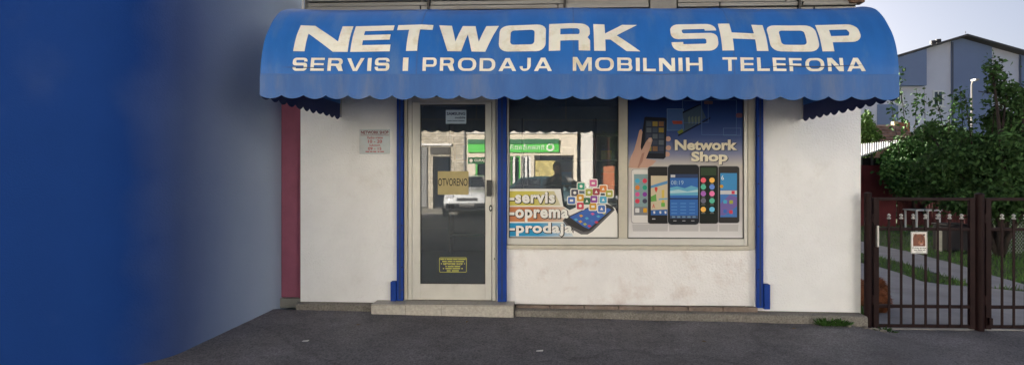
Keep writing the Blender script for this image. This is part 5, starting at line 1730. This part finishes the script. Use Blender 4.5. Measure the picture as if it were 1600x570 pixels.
# ------------------------------------------------------------------ across the street (seen in the glass)
YO = -18.0
def opp(name, label, x0, x1, h_, mat, openings, roofc, depth=8):
    """openings: (x0, x1, z0, z1, kind)"""
    t = thing(name, label, 'building', ((x0 + x1) / 2, YO - depth / 2, 0.06))
    xs_ = sorted({x0, x1} | {o[0] for o in openings} | {o[1] for o in openings})
    zs_ = sorted({-0.3, h_} | {o[2] for o in openings} | {o[3] for o in openings})
    m_ = MB()
    for a, b in zip(xs_, xs_[1:]):
        za = None
        for c_, d_ in zip(zs_, zs_[1:]):
            hole = any(o[0] <= a and b <= o[1] and o[2] <= c_ and d_ <= o[3] for o in openings)
            if not hole:
                m_.box(a, b, YO - 0.3, YO, c_, d_)
    m_.build('wall', mat, t)
    MB().box(x0, x1, YO - depth, YO - depth + .3, -0.3, h_).build('rear_wall', mat, t)
    MB().box(x0, x0 + .3, YO - depth + .302, YO - .302, -0.3, h_).build('side_wall', mat, t)
    MB().box(x1 - .3, x1, YO - depth + .302, YO - .302, -0.3, h_).build('side_wall', mat, t)
    MB().prismx([(YO + .4, h_ + .002), (YO - depth / 2, h_ + 1.9), (YO - depth - .4, h_ + .002)], x0 - .2, x1 + .2).build('roof', M('red_clay_roof', (0.24, 0.10, 0.06), 0.9, 0.3, 3), t)
    for o in openings:
        fr = MB()
        q = .07
        fr.box(o[0], o[0] + q, YO - .2, YO - .1, o[2], o[3])
        fr.box(o[1] - q, o[1], YO - .2, YO - .1, o[2], o[3])
        fr.box(o[0] + q, o[1] - q, YO - .2, YO - .1, o[3] - q, o[3])
        fr.box(o[0] + q, o[1] - q, YO - .2, YO - .1, o[2], o[2] + q)
        mm = {'g': M('bright_green_frame', (0.06, 0.42, 0.06), 0.5), 'w': wf, 'd': M('dark_frame', (0.05, 0.045, 0.04), 0.6)}[o[4]]
        w_ = fr.build('window', mm, t)
        MB().box(o[0] + q, o[1] - q, YO - .17, YO - .15, o[2] + q, o[3] - q).build('pane', wg, w_)
    return t
stone_m = M('pale_stone_cladding', (0.54, 0.50, 0.43), 0.9, 0.3, 3, 0.6, 12, stretch=(1, 1, 3))
beige_m = M('beige_plaster', (0.66, 0.60, 0.50), 0.9, 0.1, 1)
pale_m = M('pale_plaster', (0.72, 0.70, 0.66), 0.9, 0.1, 1)
def coursed(m):
    n = m.node_tree.nodes
    l = m.node_tree.links
    p = n['Principled BSDF']
    src = p.inputs['Base Color'].links[0].from_socket
    tc = n.new('ShaderNodeTexCoord')
    mp = n.new('ShaderNodeMapping')
    mp.inputs['Rotation'].default_value = (R(90), 0, 0)
    l.new(tc.outputs['Object'], mp.inputs['Vector'])
    b = n.new('ShaderNodeTexBrick')
    b.inputs['Scale'].default_value = 2.2
    b.inputs['Color1'].default_value = (1, 1, 1, 1)
    b.inputs['Color2'].default_value = (0.7, 0.68, 0.62, 1)
    b.inputs['Mortar'].default_value = (0.45, 0.42, 0.38, 1)
    l.new(mp.outputs[0], b.inputs['Vector'])
    x = n.new('ShaderNodeMix')
    x.data_type = 'RGBA'
    x.blend_type = 'MULTIPLY'
    x.inputs[0].default_value = 1
    l.new(src, x.inputs[6])
    l.new(b.outputs['Color'], x.inputs[7])
    l.new(x.outputs[2], p.inputs['Base Color'])
coursed(stone_m)
o1 = opp('stone_house', 'stone clad house across the street reflected in the door glass', -11, -3.9, 7.6, stone_m, [(-10.4, -9.2, .9, 2.2, 'd'), (-8.4, -7.4, .06, 2.3, 'd'), (-6.6, -5.55, .06, 2.75, 'd'), (-5.35, -4.55, .06, 2.35, 'd'), (-10, -9, 3.6, 4.8, 'd'), (-8, -7, 3.6, 4.8, 'd'), (-6, -5, 3.6, 4.8, 'd')], None)
o2 = opp('green_front_shop', 'beige shop with bright green sign and frames across the street', -3.88, 0.9, 7.2, beige_m, [(-3.5, -2.2, .5, 2.3, 'w'), (-2.0, -1.55, .06, 2.35, 'g'), (-1.5, -1.1, .06, 2.35, 'w'), (-0.95, 0.75, .35, 2.38, 'd'), (-3, -2, 3.7, 4.7, 'w'), (-1, 0, 3.7, 4.7, 'w')], None)
for k in range(26):
    MB().box(-6.52, -5.63, YO - .1, YO - .06, .14 + .1 * k, .225 + .1 * k).build('shutter_slat', M('grey_shutter', (0.22, 0.22, 0.22), 0.6, 0.1, 5), o1)
MB().bbox(-6.9, -4.5, YO + .002, YO + .1, 2.80, 2.88, .01).build('light_bar', wf, o1)
MB().bbox(-5.45, -4.6, YO + .002, YO + .06, 2.42, 2.74, .01).build('sign_board', M('dark_sign', (0.03, 0.025, 0.02), 0.5), o1)
MB().tube([(-3.95, YO + .05, .06), (-3.95, YO + .05, 7.1)], .05, 8).build('downpipe', M('zinc2', (0.2, 0.2, 0.2), 0.5), o2)
MB().bbox(-3.88, .9, YO + .002, YO + .10, 3.30, 3.42, .01).build('cornice', pale_m, o2)
for a in (-3.45, -2.85, -2.25):
    MB().box(a - .04, a + .04, YO - .09, YO - .02, .5, 2.3).build('green_post', M('bright_green_frame', (0.06, 0.42, 0.06), 0.5), o2)
for a in (-1.83, -1.3, -1.12):
    MB().box(a - .05, a + .05, YO - .1, YO - .02, .1, 2.33).build('white_post', wf, o2)
sg_ = thing('green_shop_sign', 'bright green fascia sign with white lettering across the street', 'sign', (-1.7, YO, 2.5))
MB().bbox(-3.8, 0.12, YO + .002, YO + .12, 2.50, 2.86, .01).build('panel', M('bright_green_panel', (0.07, 0.52, 0.07), 0.45), sg_)
MB().bbox(-3.8, 0.12, YO + .002, YO + .16, 2.862, 3.06, .01).build('hood', M('dark_green_hood', (0.02, 0.14, 0.06), 0.5), sg_)
v_ = MB()
xx = -2.15
for k in range(9):
    hgt_ = [.16, .22, .15, .15, .24, .15, .16, .15, .2][k]
    pts_ = [(xx, 2.62), (xx + .03, 2.62 + hgt_), (xx + .10, 2.64 + hgt_ * .8), (xx + .10, 2.62)]
    v_.tube([(a, YO + .13, b) for a, b in pts_], 0.022, 5)
    xx += .19
v_.build('script_lettering', white_ink, sg_)
MB().lathe([(0.17, .121), (0.17, .135)], (-0.25, YO, 2.70), 20, 'Y').build('emblem', white_ink, sg_)
MB().lathe([(0.11, .1352), (0.11, .140)], (-0.25, YO, 2.72), 20, 'Y').build('emblem_centre', M('bright_green_panel', (0.07, 0.52, 0.07), 0.45), sg_)
ap_ = thing('advert_board', 'yellow green advert board beside the door of the green fronted shop', 'sign', (-.45, YO, 1.3))
MB().bbox(-.9, -.05, YO - .09, YO - .04, 1.35, 2.15, .01).build('board', M('advert_print', (0.50, 0.42, 0.16), 0.6, 0.6, 3), ap_)
opp('pale_house', 'long pale house far right across the street', 9, 26, 7.4, pale_m, [(10 + 2.6 * k, 11.2 + 2.6 * k, 1, 2.4, 'd') for k in range(5)], None)
opp('grey_house', 'pale house far left across the street', -26, -11.2, 7.8, pale_m, [(-25 + 2.6 * k, -23.8 + 2.6 * k, 1, 2.4, 'd') for k in range(5)], None)
tag(MB().bbox(1.05, 1.55, YO + .02, YO + .5, .05, 4.2, .03).build('white_column', pale_m), 'tall pale square column right of the green fronted shop', 'column')
bp = MB().bbox(2.05, 2.5, YO - .4, YO + .05, .05, 1.9, .02).build('brick_pillar', M('orange_brick2', (0.42, 0.15, 0.07), 0.9, 0.25, 10, 0.4, 30))
tag(bp, 'orange brick gate pillar across the street', 'pillar')
for k, x in enumerate((1.75, 2.35)):
    tag(MB().tube([(x, YO - 1.2, 0), (x, YO - 1.2, 3.2)], .06, 8).build('pergola_post', M('red_brown_wood', (0.16, 0.06, 0.04), 0.8)), ('left' if k == 0 else 'right') + ' red brown pergola post across the street', 'post', 'pergola posts')
for k, (x, y, r_) in enumerate(((4.6, -20.5, 1.7), (7.2, -20.0, 1.8), (2.6, -22.5, 1.5))):
    plant('street_tree', ['dark leafy tree nearest the brick pillar across the street', 'dark leafy tree nearest the pale house across the street', 'dark leafy tree behind the pergola posts across the street'][k], 'tree', (x, y, -0.45),
          [(x, y, 2.6, r_, r_, 1.7), (x + .7, y + .3, 1.6, r_ * .9, r_ * .8, 1.2), (x - .6, y, 3.8, r_ * .8, r_ * .8, 1.2)], 5000, 0.16, leaf_ms[0], .14, (), 70 + k, 'trees across the street')

# parked cars across the street
tyre_m = M('tyre', (0.015, 0.015, 0.016), 0.8)
rim_m = M('alloy', (0.45, 0.45, 0.46), 0.35, metal=0.7)
def car(label, loc, rz, paint, group='cars parked across the street'):
    t = thing('parked_car', label, 'car', (0, 0, 0), group)
    L0, W = 3.9, 0.82
    # stations along the length (y): half width, sill z, belt z
    st_ = [(-1.95, .60, .38, .66), (-1.88, .74, .26, .82), (-1.5, .81, .20, .90), (-.75, .83, .18, .98), (0, .84, .18, 1.0), (.9, .84, .18, 1.02), (1.6, .82, .20, 1.02), (1.86, .76, .26, 1.0), (1.93, .66, .36, .92)]
    v = []
    f = []
    for y, hw, z0, z1 in st_:
        ring = [(-hw * .9, z0), (-hw, z0 + .12), (-hw * 1.01, (z0 + z1) / 2), (-hw * .97, z1 - .05), (-hw * .88, z1), (0, z1 + .015), (hw * .88, z1), (hw * .97, z1 - .05), (hw * 1.01, (z0 + z1) / 2), (hw, z0 + .12), (hw * .9, z0), (0, z0 - .02)]
        v += [(a, y, b) for a, b in ring]
    n = 12
    for i in range(len(st_) - 1):
        for k in range(n):
            f.append((i * n + k, i * n + (k + 1) % n, (i + 1) * n + (k + 1) % n, (i + 1) * n + k))
    f += [tuple(range(n)), tuple((len(st_) - 1) * n + k for k in range(n - 1, -1, -1))]
    MB().raw(v, f).build('body', paint, t, True)
    # cabin
    gh = [(-.80, .72, .99), (-.15, .62, 1.42), (.4, .62, 1.47), (1.25, .60, 1.43), (1.75, .70, 1.01)]
    v = []
    f = []
    for y, hw, z in gh:
        base = .97
        v += [(-.76, y, base), (-hw, y, z), (hw, y, z), (.76, y, base)]
    for i in range(len(gh) - 1):
        for k in range(3):
            f.append((i * 4 + k, i * 4 + k + 1, (i + 1) * 4 + k + 1, (i + 1) * 4 + k))
    MB().raw(v, f).build('cabin', paint, t, True)
    MB().raw([(-.64, -.755, 1.04), (.64, -.755, 1.04), (.56, -.20, 1.41), (-.56, -.20, 1.41)], [(0, 1, 2, 3)]).build('windscreen', wg, t, fix=False)
    MB().raw([(-.62, 1.755, 1.06), (.62, 1.755, 1.06), (.54, 1.34, 1.39), (-.54, 1.34, 1.39)], [(0, 1, 2, 3)]).build('rear_window', wg, t, fix=False)
    for s in (-1, 1):
        for y0, y1, u0, u1 in ((-.55, .38, -.12, .38), (.44, 1.55, .44, 1.2)):
            MB().raw([(s * .768, y0, 1.03), (s * .768, y1, 1.03), (s * .655, u1, 1.38), (s * .655, u0, 1.38)], [(0, 1, 2, 3)]).build('side_window', wg, t, fix=False)
        MB().bbox(s * .60 - .15, s * .60 + .15, -1.955, -1.86, .66, .80, .03).build('headlight', M('lamp_glass', (0.6, 0.6, 0.62), 0.15), t)
        MB().bbox(s * .66 - .09, s * .66 + .09, 1.86, 1.945, .70, .95, .03).build('tail_light', M('tail_red', (0.30, 0.02, 0.02), 0.2), t)
        MB().bbox(s * .93 - .07, s * .93 + .07, -.62, -.48, 1.0, 1.12, .03).build('mirror', paint, t)
        for y in (-1.22, 1.25):
            wl = MB().lathe([(.16, -.09), (.29, -.10), (.305, -.06), (.305, .06), (.29, .10), (.16, .09)], (s * .76, y, .305), 20, 'X').build('wheel', tyre_m, t, True)
            MB().lathe([(.02, -.104), (.17, -.100), (.19, -.085), (.19, .085), (.17, .100), (.02, .104)], (s * .76, y, .305), 14, 'X').build('rim', rim_m, wl)
    MB().bbox(-.72, .72, -2.0, -1.88, .34, .50, .03).build('bumper', M('bumper_grey', (0.06, 0.06, 0.065), 0.6), t)
    MB().bbox(-.72, .72, 1.88, 2.0, .36, .54, .03).build('bumper', M('bumper_grey', (0.06, 0.06, 0.065), 0.6), t)
    MB().bbox(-.35, .35, -1.985, -1.93, .58, .68, .01).build('grille', M('bumper_grey', (0.06, 0.06, 0.065), 0.6), t)
    MB().box(-.26, .26, -2.012, -2.002, .37, .48).build('number_plate', white_ink, t)
    MB().box(-.26, .26, 2.002, 2.012, .39, .50).build('number_plate', white_ink, t)
    t.location = loc
    t.rotation_euler = (0, 0, rz)
    return t
car('white hatchback parked across the street reflected in the door glass', (-3.35, -15.0, 0.045), R(172), M('white_car_paint', (0.72, 0.74, 0.76), 0.25, coat=0.6))
car('dark teal hatchback parked across the street behind the photographer', (0.15, -13.6, 0.0), R(112), M('teal_car_paint', (0.05, 0.10, 0.12), 0.25, coat=0.6))

# ------------------------------------------------------------------ the person taking the picture
pe = thing('person', 'person in dark jacket holding up a phone, mirrored in the shop window', 'person', (0.02, -6.62, 0.0))
B = Vector((0.02, -6.62, 0.0))
pv = []
pe_e = []
pr = []
def J(p, r_, par_=None):
    pv.append((B + Vector(p))[:])
    pr.append(r_)
    if par_ is not None:
        pe_e.append((par_, len(pv) - 1))
    return len(pv) - 1
pel = J((0, 0, .93), (.155, .115))
wa = J((0, .0, 1.08), (.14, .105), pel)
ch_ = J((0, -.01, 1.28), (.165, .12), wa)
sh = J((0, -.01, 1.42), (.12, .09), ch_)
nk = J((0, .0, 1.52), .055, sh)
hd1 = J((0, .02, 1.60), (.075, .09), nk)
hd2 = J((0, .015, 1.69), (.078, .095), hd1)
hd3 = J((0, .01, 1.745), (.05, .06), hd2)
hands = []
for s in (-1, 1):
    hip = J((s * .10, 0, .86), .095, pel)
    kn = J((s * .115, .02, .50), .062, hip)
    an = J((s * .12, -.01, .10), .042, kn)
    J((s * .125, .07, .045), .045, an)
    J((s * .13, .15, .035), .032, len(pv) - 1)
    s1 = J((s * .185, -.01, 1.41), .065, sh)
    el = J((s * .24, .16, 1.22), .048, s1)
    wr_ = J((s * .11, .42, 1.40), .032, el)
    pa = J((s * .085, .48, 1.43), (.034, .022), wr_)
    hands.append(pa)
    for k in range(4):
        k1 = J((s * .075, .52, 1.425 + .022 * (k - .6)), .010, pa)
        k2 = J((s * (.055), .545, 1.43 + .022 * (k - .6)), .009, k1)
        J((s * (.035 + .004 * abs(k - 1.5)), .550, 1.432 + .022 * (k - .6)), .008, k2)
    th1 = J((s * .075, .475, 1.47), .011, pa)
    J((s * .055, .485, 1.495), .009, th1)
pme = skinned(pv, pe_e, pr, 0)
jac = M('dark_jacket', (0.018, 0.02, 0.028), 0.8, 0.2, 9)
tro = M('dark_jeans', (0.02, 0.028, 0.05), 0.85, 0.2, 9)
sho = M('shoe_leather', (0.015, 0.013, 0.012), 0.5)
body = link('body', pme, None, pe, True)
for m_ in (skin_m, jac, tro, sho):
    pme.materials.append(m_)
for p in pme.polygons:
    c_ = p.center - B
    if c_.z < .09:
        p.material_index = 3
    elif c_.z < .95:
        p.material_index = 2
    elif c_.y > .40 or c_.z > 1.515:
        p.material_index = 0
    else:
        p.material_index = 1
hv = MB()
hpts = [(.082, 1.60), (.094, 1.66), (.096, 1.71), (.084, 1.76), (.055, 1.79), (.01, 1.80)]
hv.lathe(hpts, (B.x, B.y - .012, 0), 18)
hv.v = [(x, y if y < B.y + .055 else B.y + .055 + (y - B.y - .055) * (.3 if z < 1.70 else .9), z) for x, y, z in hv.v]
hv.build('hair', M('dark_hair', (0.02, 0.014, 0.011), 0.6, 0.3, 30), pe, True)
face = MB().tube([(B.x, B.y + .105, 1.66), (B.x, B.y + .127, 1.625), (B.x, B.y + .105, 1.615)], [.008, .016, .012], 8).build('nose', skin_m, pe, True)
for s in (-1, 1):
    MB().lathe([(.001, -.011), (.011, 0), (.001, .011)], (B.x + s * .032, B.y + .098, 1.665), 8).build('eye', white_ink, pe, True)
    MB().lathe([(.001, -.006), (.006, 0), (.001, .006)], (B.x + s * .032, B.y + .1065, 1.665), 8).build('iris', M('brown_iris', (0.04, 0.02, 0.012), 0.3), pe, True)
    MB().lathe([(.001, -.03), (.014, -.01), (.016, .015), (.001, .03)], (B.x + s * .083, B.y + .01, 1.655), 8).build('ear', skin_m, pe, True)
MB().tube([(B.x - .025, B.y + .105, 1.575), (B.x, B.y + .112, 1.572), (B.x + .025, B.y + .105, 1.575)], [.004, .007, .004], 6).build('mouth', M('lips', (0.35, 0.13, 0.11), 0.5), pe, True)
ph_ = thing('mobile_phone', 'black mobile phone held up in both hands by the person', 'phone', (B.x, B.y + .53, 1.40))
MB().bbox(B.x - .038, B.x + .038, B.y + .525, B.y + .534, 1.38, 1.535, .004).build('phone_body', black_m, ph_)
MB().box(B.x - .034, B.x + .034, B.y + .5235, B.y + .5248, 1.39, 1.525).build('screen', wg, ph_)
MB().lathe([(.006, .5342), (.006, .536)], (B.x - .022, B.y, 1.515), 10, 'Y').build('lens', wg, ph_)
